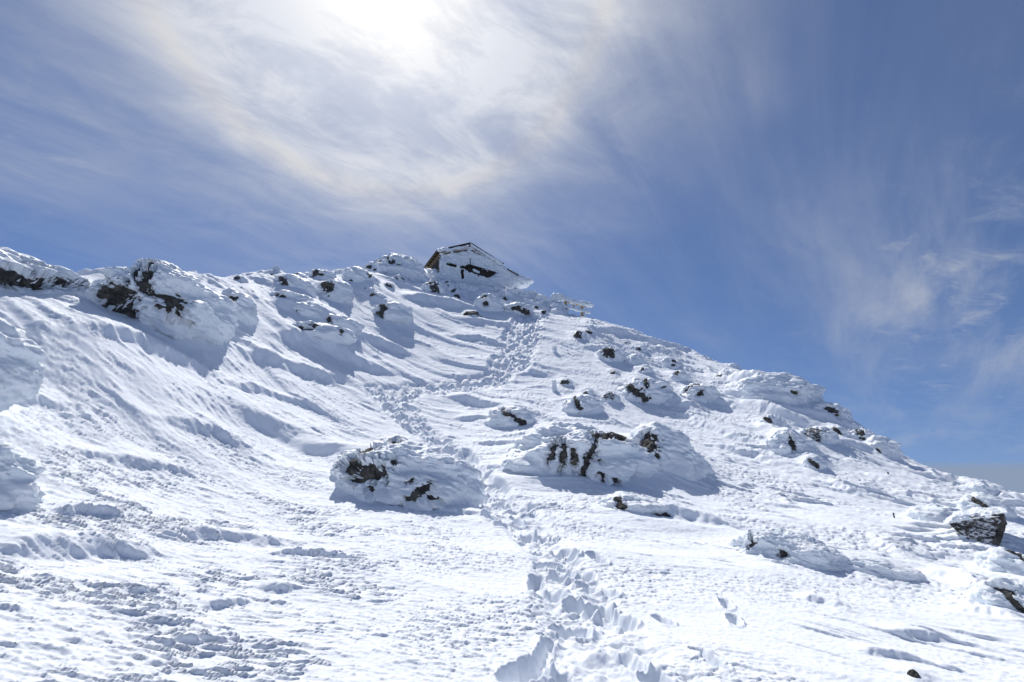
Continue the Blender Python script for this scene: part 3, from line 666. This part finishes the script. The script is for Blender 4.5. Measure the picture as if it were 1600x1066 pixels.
    crust = shell + nw * th[:, None] + feather[:, None] * (e1 * .9 - e3 * .15)
    # inner stone: rougher
    rn = fbm3(shell[:, 0] / (.22 * size) + o, shell[:, 1] / (.22 * size), shell[:, 2] / (.22 * size), 3, 150, .6)
    blk = n3(shell[:, 0] / (.35 * size), shell[:, 1] / (.35 * size) + o, shell[:, 2] / (.35 * size), 155); blk = np.round(blk * 3) / 3
    stone = shell + nw * ((.035 * rn + .045 * blk - .012) * size + exs * min(.05 * size, 4 * s))[:, None]
    gz = GROUND_Z(c[0], c[1]); root = np.array([c[0], c[1], gz])
    e = empty(rk['name'], root)
    tag(e, rk['label'], rk['cat'], 'rime hummocks on the snow slope' if rk['cat'] == 'rime' else 'rocks poking out of the snow slope')
    if rk['cat'] != 'rime':
        mesh_np('stone', stone - root, fc, FSTONE if rk['mode'] == 'flecked' else STONE, e, smooth=False)
    mesh_np('rime_crust' if rk['cat'] != 'rime' else 'rime_body', crust - root, fc, RIME, e)

def make_slab(rk):
    """triangular slab standing on its point, thick black edges, frost-flecked face"""
    c = rk['c']; r = rk['r']
    def at(px, py, rr):
        d = ray(px, py); return d / math.hypot(d[0], d[1]) * rr
    front = [at(1485, 818, r - .05), at(1516, 809, r - .02), at(1567, 804, r), at(1569, 818, r + .06), at(1556, 862, r - .12), at(1538, 860, r - .15)]
    az = rk['az']; back = np.array([math.sin(az), math.cos(az), .0]) * .75
    root = np.array([c[0], c[1], GROUND_Z(c[0], c[1])])
    e = empty(rk['name'], root); tag(e, rk['label'], rk['cat'], 'rocks poking out of the snow slope')
    def prism(name, pts, off, mat, amp=.02, n=5, seed=0):
        bm = bmesh.new(); A = [bm.verts.new(p - root) for p in pts]; B = [bm.verts.new(p + off - root) for p in pts]
        bm.faces.new(A); bm.faces.new(B[::-1])
        for i in range(len(pts)): j = (i + 1) % len(pts); bm.faces.new((A[j], A[i], B[i], B[j]))
        bmesh.ops.triangulate(bm, faces=bm.faces[:])
        for _ in range(n): bmesh.ops.subdivide_edges(bm, edges=[x for x in bm.edges if x.calc_length() > .045], cuts=1, use_grid_fill=True)
        bmesh.ops.triangulate(bm, faces=bm.faces[:]); bmesh.ops.recalc_face_normals(bm, faces=bm.faces[:])
        v = np.array([x.co[:] for x in bm.verts])
        d = fbm3(v[:, 0] * 5 + seed, v[:, 1] * 5, v[:, 2] * 5, 4, 160, .6)
        f = np.array([[x.index for x in p.verts] for p in bm.faces]); nn = np.array([x.normal[:] for x in bm.verts]); bm.free()
        return mesh_np(name, v + nn * (d * amp)[:, None], f, mat, e, smooth=False)
    prism('stone', front, back, FSTONE, .03)
    t = -np.array([math.sin(az), math.cos(az), -.1]) * .06
    prism('stone_edge', [at(1482, 816, r - .05), at(1500, 819, r - .06), at(1524, 838, r - .09), at(1541, 863, r - .15), at(1526, 853, r - .12), at(1505, 838, r - .09)], -t * 2.2, STONE, .02, seed=3)
    prism('stone_edge', [at(1548, 804, r - .03), at(1570, 803, r - .03), at(1572, 818, r + .02), at(1557, 865, r - .15), at(1549, 855, r - .13), at(1561, 828, r - .03)], -t * 1.6, STONE, .035, seed=8)
    top = [at(1478, 819, r - .1), at(1490, 806, r), at(1530, 800, r + .05), at(1574, 799, r + .1), at(1570, 806, r - .02), at(1516, 811, r - .06)]
    prism('rime_crust', top, back * 1.2, RIME, .05, seed=5)
for k, rk in enumerate(ROCKS):
    if rk['mode'] == 'slab': make_slab(rk)
    else: make_rock(k, rk)

# ------------------------------------------------------------------ building blocks for timber things
def box_bm(bm, p0, p1, side, up, hw, hh):
    """bar from p0 to p1 with half-width hw along side and half-height hh along up"""
    p0, p1, side, up = (Vector(q) for q in (p0, p1, side, up))
    vs_ = [bm.verts.new(p + side * hw * i + up * hh * j) for p in (p0, p1) for i, j in ((-1, -1), (1, -1), (1, 1), (-1, 1))]
    for f in ((0, 1, 2, 3), (7, 6, 5, 4), (0, 4, 5, 1), (1, 5, 6, 2), (2, 6, 7, 3), (3, 7, 4, 0)): bm.faces.new([vs_[i] for i in f])
def finish(name, bm, mat, parent, bev=.012):
    bmesh.ops.recalc_face_normals(bm, faces=bm.faces[:])
    if bev: bmesh.ops.bevel(bm, geom=bm.edges[:], offset=bev, segments=1, affect='EDGES')
    me = bpy.data.meshes.new(name); bm.to_mesh(me); bm.free(); me.materials.append(mat)
    o = bpy.data.objects.new(name, me); COL.objects.link(o); o.parent = parent; return o
def bar(name, p0, p1, side, up, hw, hh, mat, parent, bev=.012):
    bm = bmesh.new(); box_bm(bm, p0, p1, side, up, hw, hh); return finish(name, bm, mat, parent, bev)
def rime_on(name, parent, pts, rad, seed, mat=RIME, n_len=60, n_round=24, amp=.35, squash=(1, 1), drift=(0, 0, 0)):
    """lumpy rime sleeve round a polyline, closed at both ends"""
    pts = np.array(pts, float); rad = np.array(rad, float)
    L = np.concatenate([[0], np.cumsum(np.linalg.norm(np.diff(pts, axis=0), axis=1))]); t = np.linspace(0, L[-1], n_len)
    C = np.stack([np.interp(t, L, pts[:, i]) for i in range(3)], -1); Rr = np.interp(t, L, rad)
    tan = np.gradient(C, axis=0); tan /= np.linalg.norm(tan, axis=1)[:, None]
    upv = np.array([0, 0, 1.]) if abs(tan[:, 2]).mean() < .7 else np.array([0, -1., 0])
    sdv = np.cross(tan, upv); sdv /= np.linalg.norm(sdv, axis=1)[:, None]; uv_ = np.cross(sdv, tan)
    cap = np.sqrt(np.clip(1 - (2 * t / L[-1] - 1) ** 8, 0.002, 1))
    ph = np.linspace(0, 2 * np.pi, n_round, endpoint=False)
    dirs = sdv[:, None] * np.cos(ph)[None, :, None] * squash[0] + uv_[:, None] * np.sin(ph)[None, :, None] * squash[1]
    P0 = C[:, None] + dirs * (Rr * cap)[:, None, None]
    q = P0.reshape(-1, 3); nzz = fbm3(q[:, 0] * 3 + seed, q[:, 1] * 3, q[:, 2] * 5, 4, 170, .6).reshape(n_len, n_round)
    P = C[:, None] + dirs * (Rr * cap)[:, None, None] * (1 + amp * nzz[..., None])
    P = P + np.array(drift) * np.clip(nzz, 0, 1)[..., None]
    i = np.arange(n_len - 1)[:, None] * n_round; j = np.arange(n_round)[None]; j2 = (j + 1) % n_round
    f = np.stack([i + j, i + j2, i + n_round + j2, i + n_round + j], -1).reshape(-1, 4)
    return mesh_np(name, P.reshape(-1, 3), f, mat, parent)

# ------------------------------------------------------------------ hut
PHI = math.radians(27)
HU = np.array([math.cos(PHI), math.sin(PHI), 0]); HV = np.array([-math.sin(PHI), math.cos(PHI), 0]); HZ = np.array([0, 0, 1.])
_l = ray(683, 391); HO = _l / _l[1] * 30.6                     # front eave corner of the roof, left
def on_front(px, py, v=0.):
    """photo pixel -> hut coordinates (u along the gable front, z) on the plane v behind the roof edge"""
    o = HO + HV * v; d = ray(px, py); kk = (HV @ o) / (HV @ d); p = d * kk - o
    return float(p @ HU), float(p[2])
def build_hut():
    e = empty('wooden_hut', HO + HU * 2.6 + HV * 2 - HZ * 2.3)
    tag(e, 'small gabled wooden hut caked in rime on the summit crest', 'hut')
    org = np.array(e.location)
    W3 = lambda u, v, z: HO + HU * u + HV * v + HZ * z - org
    ua, za = on_front(735.5, 379.5); ur, zr = on_front(783, 409.5)
    ur2 = ur + .25; zr2 = zr - .25 * (za - zr) / (ur - ua)      # right eave
    DEP = 3.6; INS = .42                                        # length, front overhang
    # roof: two thin metal sheets
    def slab(name, u0, z0, u1, z1, v0, v1, th, mat, up=.0):
        n = np.array([-(z1 - z0), u1 - u0]); n = n / np.linalg.norm(n)
        bm = bmesh.new()
        q = [W3(u0 + n[0] * up, v, z0 + n[1] * up) for v in (v0, v1)]; p = [W3(u1 + n[0] * up, v, z1 + n[1] * up) for v in (v0, v1)]
        d = (HU * n[0] + HZ * n[1]) * th
        vs_ = [bm.verts.new(x) for x in (q[0], p[0], p[1], q[1], q[0] + d, p[0] + d, p[1] + d, q[1] + d)]
        for f in ((0, 1, 2, 3), (7, 6, 5, 4), (0, 4, 5, 1), (1, 5, 6, 2), (2, 6, 7, 3), (3, 7, 4, 0)): bm.faces.new([vs_[i] for i in f])
        return finish(name, bm, mat, e, .006)
    roofL = slab('roof_slope', 0, 0, ua, za, 0, DEP, .05, METAL); roofR = slab('roof_slope', ua + .003, za, ur2, zr2, 0, DEP, .05, METAL)
    # soffit boards under the left eave and the overhanging verge
    sl = za / ua
    nb = 4
    for i in range(nb):
        u0, u1 = .03 + i * .75 / nb, .03 + (i + .93) * .75 / nb
        slab('soffit_board', u0, u0 * sl, u1, u1 * sl, .06, DEP - .06, -.035 - .006 * (i % 2), WOOD, -.004)
    # verge boards (below the sheets at the gable), frosted
    slab('verge_board', .25, .25 * sl, ua - .01, za, .03, .09, -.16, WOOD, -.05)
    zs = (za - zr) / (ur - ua)
    slab('verge_board', ua + .01, za, ur2 - .05, zr2 + .05 * zs, .03, .09, -.20, RIME, -.006)
    bar('gable_beam', W3(ua + .1, .30, za - .42), W3(ua + 1.75, .30, za - .42 - 1.65 * zs), HV, HZ, .06, .06, WOOD, e)
    bar('gable_beam', W3(ua + .02, .30, za - .46), W3(.55, .30, .22 * 1. - .28), HV, HZ, .06, .06, WOOD, e)
    for z_, n_ in ((za - .16, .0), (.1, 0)):
        bar('purlin_end', W3(ua if z_ > 1 else .5, .0 + .12, z_ - .05), W3(ua if z_ > 1 else .5, 1.2, z_ - .05), HU, HZ, .07, .07, WOOD, e)
    # walls
    UL, UR, ZB = .34, ur2 - .35, -3.4
    bm = bmesh.new()
    prof = [(UL, ZB), (UR, ZB), (UR, zr2 + .3 * zs), (ua, za - .12), (UL, UL * sl - .06)]
    A = [bm.verts.new(W3(u, INS, z)) for u, z in prof]; B = [bm.verts.new(W3(u, DEP - .3, z)) for u, z in prof]
    bm.faces.new(A); bm.faces.new(B[::-1])
    for i in range(5): j = (i + 1) % 5; bm.faces.new((A[j], A[i], B[i], B[j]))
    wall = finish('wall', bm, DARKWOOD, e, 0)
    # side wall planks, left
    zt = UL * sl - .10; k = 0
    while zt > -2.3:
        zb_ = zt - .21
        bm = bmesh.new(); p = lambda v, z, o: W3(UL - o, v, z)
        box_bm(bm, W3(UL - .02, INS + .02, (zt + zb_) / 2), W3(UL - .02, DEP - .34, (zt + zb_) / 2), HU, HZ, .02 + .004 * (k % 2), .10)
        finish('plank', bm, WOOD if k < 2 else DARKWOOD, wall, .006); zt -= .22; k += 1
    bar('corner_post', W3(UL, INS - .03, -3), W3(UL, INS - .03, UL * sl - .1), HU, HV, .06, .05, WOOD, e)
    for v in (.5, 1.1, 1.7, 2.3, 2.9):
        bar('rafter', W3(.06, v, .06 * sl - .10), W3(UL - .02, v, UL * sl - .10), HV, HZ, .03, .045, DARKWOOD, e)
    # window band: dark opening, lintel, sill, two shutters
    w0, wz0 = on_front(731, 416, INS); w1, wz1 = on_front(772, 428.5, INS)
    win = empty('window', (0, 0, 0)); win.parent = e
    zt = (wz0 + wz1) / 2 + .05; tilt = (wz1 - wz0)
    bar('lintel', W3(w0 - .05, INS - .16, wz0 + .05), W3(w1 + .1, INS - .16, wz1 + .05), HV, HZ, .07, .05, DARKWOOD, win)
    bar('sill', W3(w0, INS - .12, wz0 - .46), W3(w1, INS - .12, wz1 - .40), HV, HZ, .05, .03, DARKWOOD, win)
    bar('frame_post', W3(w0 + .03, INS - .12, wz0 - .46), W3(w0 + .03, INS - .12, wz0), HU, HV, .05, .05, DARKWOOD, win)
    bar('frame_post', W3(w1 - .03, INS - .12, wz1 - .42), W3(w1 - .03, INS - .12, wz1), HU, HV, .05, .05, DARKWOOD, win)
    f = lambda t: (w0 + t * (w1 - w0), wz0 + t * tilt)
    for t0, t1 in ((.44, .68), (.70, .94)):
        (u0, z0), (u1, z1) = f(t0), f(t1)
        bar('shutter', W3(u0, INS - .10, z0 - .27), W3(u1, INS - .10, z1 - .27), HV, HZ, .02, .15, DARKWOOD, win, .008)
    rime_on('snow_lump', win, [W3(*f(.16)[:1], INS - .10, f(.16)[1] - .20), W3(f(.42)[0], INS - .10, f(.42)[1] - .36)], [.10, .13], 3, n_len=24, n_round=16)
    p0, q0 = on_front(722, 423, INS), on_front(722.5, 434, INS)
    bar('door_post', W3(p0[0], INS - .22, p0[1]), W3(q0[0], INS - .22, q0[1]), HU, HV, .05, .03, DARKWOOD, e)
    p0, q0 = on_front(732.5, 406, INS), on_front(733.5, 415, INS)
    bar('flue_pipe', W3(p0[0], INS - .25, p0[1]), W3(q0[0], INS - .25, q0[1]), HU, HV, .02, .02, DARKWOOD, e, .004)
    for a_, b_ in (((699, 413), (712, 416.5)), ((720, 417.5), (727, 419))):
        p0, q0 = on_front(*a_, INS), on_front(*b_, INS)
        bar('ledge_strip', W3(p0[0], INS - .2, p0[1]), W3(q0[0], INS - .2, q0[1]), HV, HZ, .05, .03, DARKWOOD, e, .006)
    # rime sheet over the gable front, open where timber shows
    NU, NZ = 220, 130
    us = np.linspace(UL - .05, UR + .5, NU); zz = np.linspace(ZB, za - .1, NZ); U, Z = np.meshgrid(us, zz)
    roofline = np.where(U < ua, U * sl, za - (U - ua) * zs) - .10
    T = .16 + .14 * fbm2(U * 1.6, Z * 1.6, 3, 180, .5) + .06 * fbm2(U * 2.5, Z * 9, 3, 183, .6) + .03 * fbm2(U * 14, Z * 14, 2, 186)
    P = HO[None, None] + U[..., None] * HU + (INS - T)[..., None] * HV + Z[..., None] * HZ - org
    px, py, _ = proj((P + org).reshape(-1, 3)); nz = 1.6 * fbm2(px / 4., py / 4., 2, 188)
    hole = np.zeros(NU * NZ, bool)
    for (a_, b_, hw) in (((731, 419), (771, 431.5), 4.6), ((722, 423), (723, 434), 1.8), ((699, 413), (712, 416.5), 1.2), ((720, 417.5), (727, 419), 1.2)):
        d, _, _, _ = seg_dist(px, py, np.array([a_, b_], float)); hole |= (d + nz * hw * .16) < hw
    hole = hole.reshape(NZ, NU) | (Z > roofline + .04)
    idx = np.arange(NU * NZ).reshape(NZ, NU)
    keep = ~(hole[:-1, :-1] | hole[1:, :-1] | hole[:-1, 1:] | hole[1:, 1:])
    fq = np.stack([idx[:-1, :-1], idx[:-1, 1:], idx[1:, 1:], idx[1:, :-1]], -1)[keep]
    mesh_np('rime_sheet', P.reshape(-1, 3), fq, RIME, e)
    # rime on the roof and the long wind-grown wedge at the right eave
    def sheet(name, u0, z0, u1, z1, v0, v1, t0, seed):
        n = np.array([-(z1 - z0), u1 - u0]); n /= np.linalg.norm(n); na, nb_ = 90, 70
        A_, B_ = np.meshgrid(np.linspace(0, 1, na), np.linspace(0, 1, nb_))
        u_ = u0 + A_ * (u1 - u0); z_ = z0 + A_ * (z1 - z0); v_ = v0 + B_ * (v1 - v0)
        edge = np.minimum(np.minimum(A_, 1 - A_) * 8, np.minimum(B_, 1 - B_) * 8).clip(0, 1)
        t_ = .03 + edge * (t0 + .07 * fbm2(u_ * 2 + seed, v_ * 2, 4, 190, .6)).clip(0, 1)
        Q = HO[None, None] + (u_ + n[0] * t_)[..., None] * HU + v_[..., None] * HV + (z_ + n[1] * t_)[..., None] * HZ - org
        ii = np.arange(na * nb_).reshape(nb_, na)
        return mesh_np(name, Q.reshape(-1, 3), np.stack([ii[:-1, :-1], ii[:-1, 1:], ii[1:, 1:], ii[1:, :-1]], -1).reshape(-1, 4), RIME, e)
    sheet('roof_rime', .0, .0, ua, za, .05, DEP, .05, 1)
    sheet('roof_rime', ua, za, ur2, zr2, .05, DEP, .05, 5)
    rime_on('eave_rime', e, [W3(.0, .02, -.02), W3(.45, .0, .45 * sl - .04), W3(.95, .03, .95 * sl - .06)], [.10, .13, .06], 9, n_len=40, amp=.5)
    rime_on('verge_rime', e, [W3(.7, .0, .7 * sl - .16), W3(1.6, .0, 1.6 * sl - .2), W3(ua - .1, .0, za - .24)], [.12, .08, .05], 13, n_len=60, n_round=14, amp=.7)
    rime_on('verge_rime', e, [W3(ua + .1, .0, za - .16), W3(ua + 1.5, .0, za - 1.5 * zs - .14), W3(ur2 - .1, .0, zr2 - .1)], [.05, .09, .16], 15, n_len=70, n_round=14, amp=.7)
    rime_on('wall_rime', e, [W3(.25, .2, -2.1), W3(.05, 1.2, -1.9), W3(-.1, 2.4, -1.7), W3(-.2, 3.6, -1.6)], [.55, .75, .85, .8], 17, n_len=50, n_round=26, amp=.35)
    # wedge: polygon in the front plane, extruded back
    wpx = [(770, 405), (786, 411), (806, 423), (822, 432), (838, 438), (834, 441), (824, 443), (812, 446), (800, 449), (780, 449), (764, 446), (760, 434), (776, 424)]
    NA, NB = 150, 40
    poly = np.array([on_front(x, y, .1) for x, y in wpx]); cen = poly.mean(0)
    pc = np.vstack([poly, poly[:1]]); LL = np.concatenate([[0], np.cumsum(np.hypot(*np.diff(pc, axis=0).T))])
    tt = np.linspace(0, LL[-1], NA, endpoint=False); ring = np.stack([np.interp(tt, LL, pc[:, 0]), np.interp(tt, LL, pc[:, 1])], -1)
    B_ = np.linspace(-1, 1, NB); V = []
    for b_ in B_:
        k_ = (1 - abs(b_) ** 5) ** .5 if abs(b_) < .999 else .02
        q = cen + (ring - cen) * max(k_, .02); V.append(np.stack([q[:, 0], np.full(NA, .95 + b_ * 1.0), q[:, 1]], -1))
    V = np.array(V).reshape(-1, 3); Pw = HO + V[:, :1] * HU + V[:, 1:2] * HV + V[:, 2:3] * HZ
    nn = fbm3(V[:, 0] * 1.2, V[:, 1] * 3, V[:, 2] * 5 + V[:, 0] * 2, 4, 195, .6); n4 = fbm3(V[:, 0] * 5, V[:, 1] * 9, V[:, 2] * 12, 2, 199)
    out = np.stack([V[:, 0] - cen[0], V[:, 1] - .95, V[:, 2] - cen[1]], -1); out /= np.linalg.norm(out, axis=1)[:, None] + 1e-6
    Pw = Pw + (out[:, :1] * HU + out[:, 1:2] * HV + out[:, 2:3] * HZ) * (.14 * nn + .04 * n4)[:, None] + HU * (.12 * np.clip(nn, 0, 1))[:, None]
    i = np.arange(NB - 1)[:, None] * NA; j = np.arange(NA)[None]; j2 = (j + 1) % NA
    mesh_np('rime_wedge', Pw - org, np.stack([i + j, i + j2, i + NA + j2, i + NA + j], -1).reshape(-1, 4), RIME, e)
    p0, q0 = on_front(793, 421, -.1), on_front(810, 431, -.1)
    bar('eave_strip', W3(p0[0], -.12, p0[1]), W3(q0[0], -.12, q0[1]), HV, HZ, .06, .025, DARKWOOD, e, .005)
build_hut()

# ------------------------------------------------------------------ torii gate
def build_torii():
    dist = 30.6
    best = None
    a = ray(863, 465); b = ray(924, 481)
    for t in np.linspace(0, 1.2, 241):                          # heading that makes the top beam level
        hu = np.array([math.cos(t), math.sin(t), 0]); hn = np.array([-math.sin(t), math.cos(t), 0])
        m = ray(894, 473); m = m / m[1] * dist
        pa = a * ((hn @ m) / (hn @ a)); pb = b * ((hn @ m) / (hn @ b)); er = abs(pa[2] - pb[2])
        if best is None or er < best[0]: best = (er, t, hu, hn, m, pa, pb)
    _, t, hu, hn, m, pa, pb = best
    def on(px, py, off=0.):
        d = ray(px, py); o = m + hn * off; return d * ((hn @ o) / (hn @ d))
    foot = on(908, 500); org = np.array([foot[0], foot[1], GROUND_Z(foot[0], foot[1])])
    e = empty('torii_gate', org); tag(e, 'rime-covered wooden shrine gate half buried on the crest right of the hut', 'gate')
    z = np.array([0, 0, 1.]); L = lambda p: p - org
    mid = (pa + pb) / 2; span = np.linalg.norm(pb - pa)
    # upswept top beam
    ks = [mid + hu * (x * span / 2) + z * (.10 * x * x) for x in np.linspace(-1, 1, 9)]
    bm = bmesh.new()
    rings = []
    for p in ks: rings.append([bm.verts.new(L(p + hn * i * .09 + z * j * .10)) for i, j in ((-1, -1), (1, -1), (1, 1), (-1, 1))])
    for r0, r1 in zip(rings, rings[1:]):
        for i in range(4): bm.faces.new((r0[i], r0[(i + 1) % 4], r1[(i + 1) % 4], r1[i]))
    bm.faces.new(rings[0][::-1]); bm.faces.new(rings[-1])
    finish('top_beam', bm, TORII_WOOD, e, .01)
    n0 = on(872, 477.5); n1 = on(920, 490)
    nz = (n0[2] + n1[2]) / 2 + .02; n0[2] = n1[2] = nz
    bar('tie_beam', L(n0), L(n1), hn, z, .05, .08, TORII_WOOD, e)
    pr = on(909.5, 496); pl = pr - hu * (1.55)
    for p in (pr, pl):
        g = GROUND_Z(p[0], p[1]) - .8; top = mid[2] - .05
        bm = bmesh.new(); n = 16
        rg = [[bm.verts.new(L(np.array([p[0], p[1], zz_]) + hu * math.cos(k * 2 * math.pi / n) * rr + hn * math.sin(k * 2 * math.pi / n) * rr)) for k in range(n)] for zz_, rr in ((g, .115), (top, .10))]
        for k in range(n): bm.faces.new((rg[0][k], rg[0][(k + 1) % n], rg[1][(k + 1) % n], rg[1][k]))
        bm.faces.new(rg[1]); bm.faces.new(rg[0][::-1]); finish('post', bm, TORII_WOOD, e, 0)
        rime_on('post_rime', e, [L(np.array([p[0], p[1], g])) + hu * .12 - hn * .03, L(np.array([p[0], p[1], top])) + hu * .13], [.13, .13], 21, n_len=50, amp=.45)
    c = (n0 + n1) / 2
    bar('strut', L(np.array([(pr + pl)[0] / 2, (pr + pl)[1] / 2, nz])), L(np.array([(pr + pl)[0] / 2, (pr + pl)[1] / 2, mid[2]])), hu, hn, .06, .03, TORII_WOOD, e)
    # thick rime: on top and to the right
    rime_on('beam_rime', e, [L(p + z * .07 - hn * .07 + hu * .08) for p in ks], [.28, .26, .22, .20, .19, .19, .21, .23, .25], 31, n_len=110, n_round=26, amp=.45, squash=(1, .8), drift=tuple(hu * .15))
    rime_on('beam_rime', e, [L(n0 + z * .03 - hn * .05), L(n1 + z * .03 - hn * .05 + hu * .10)], [.12, .14], 37, n_len=80, amp=.4, drift=tuple(hu * .1))
    rime_on('beam_rime', e, [L(ks[0] - z * .05 - hn * .03 - hu * .05), L(ks[1] + z * .05), L(ks[2] + z * .08)], [.30, .24, .12], 41, n_len=40, amp=.4)
build_torii()

# ------------------------------------------------------------------ marker stakes along the route
def stake(label, px, py, hpx, wpx, rimed, dx=.0):
    p = hit(px, py); s = depth_of(p) / F; h = hpx * s; r = max(wpx * s / 2, .012)
    e = empty('marker_stake', p - np.array([0, 0, .0])); tag(e, label, 'stake', 'marker stakes on the slope')
    bm = bmesh.new(); n = 10
    rg = [[bm.verts.new((math.cos(k * 2 * math.pi / n) * rr + dx * zz_, math.sin(k * 2 * math.pi / n) * rr, zz_)) for k in range(n)] for zz_, rr in ((-.4, r), (h * .97, r * .9), (h, r * .6))]
    for a, b in zip(rg, rg[1:]):
        for k in range(n): bm.faces.new((a[k], a[(k + 1) % n], b[(k + 1) % n], b[k]))
    bm.faces.new(rg[-1]); bm.faces.new(rg[0][::-1]); finish('pole', bm, RIME if rimed else DARKWOOD, e, 0)
    if rimed:
        a = [(r + rimed * s * .5, .02, z_) for z_ in (-.2, h * .5, h * 1.02)]
        rime_on('rime_flag', e, a, [rimed * s * .5] * 3, int(px), n_len=50, n_round=20, amp=.4, squash=(1, .5))
stake('rime-flagged stake on open snow below the shrine gate', 864, 551, 11, 1.6, 6)
stake('rime-flagged stake beside the branch-like stone below the shrine gate', 863.5, 610, 16, 1.6, 6)
stake('frosted stake below the right crest line, left of a pair', 1032, 552, 7, 1.6, 3)
stake('frosted stake below the right crest line, right of a pair', 1050, 554, 8, 1.6, 2)
stake('thin dark stake in front of the rime-crusted crag', 1240, 640, 16, 1.5, 2)
stake('short dark stake nearest the triangular slab, on a shaded drift', 1398, 812, 10, 2.2, 0)
stake('short dark stake high on the right, near the far skyline', 1389, 746, 8, 2.4, 0)
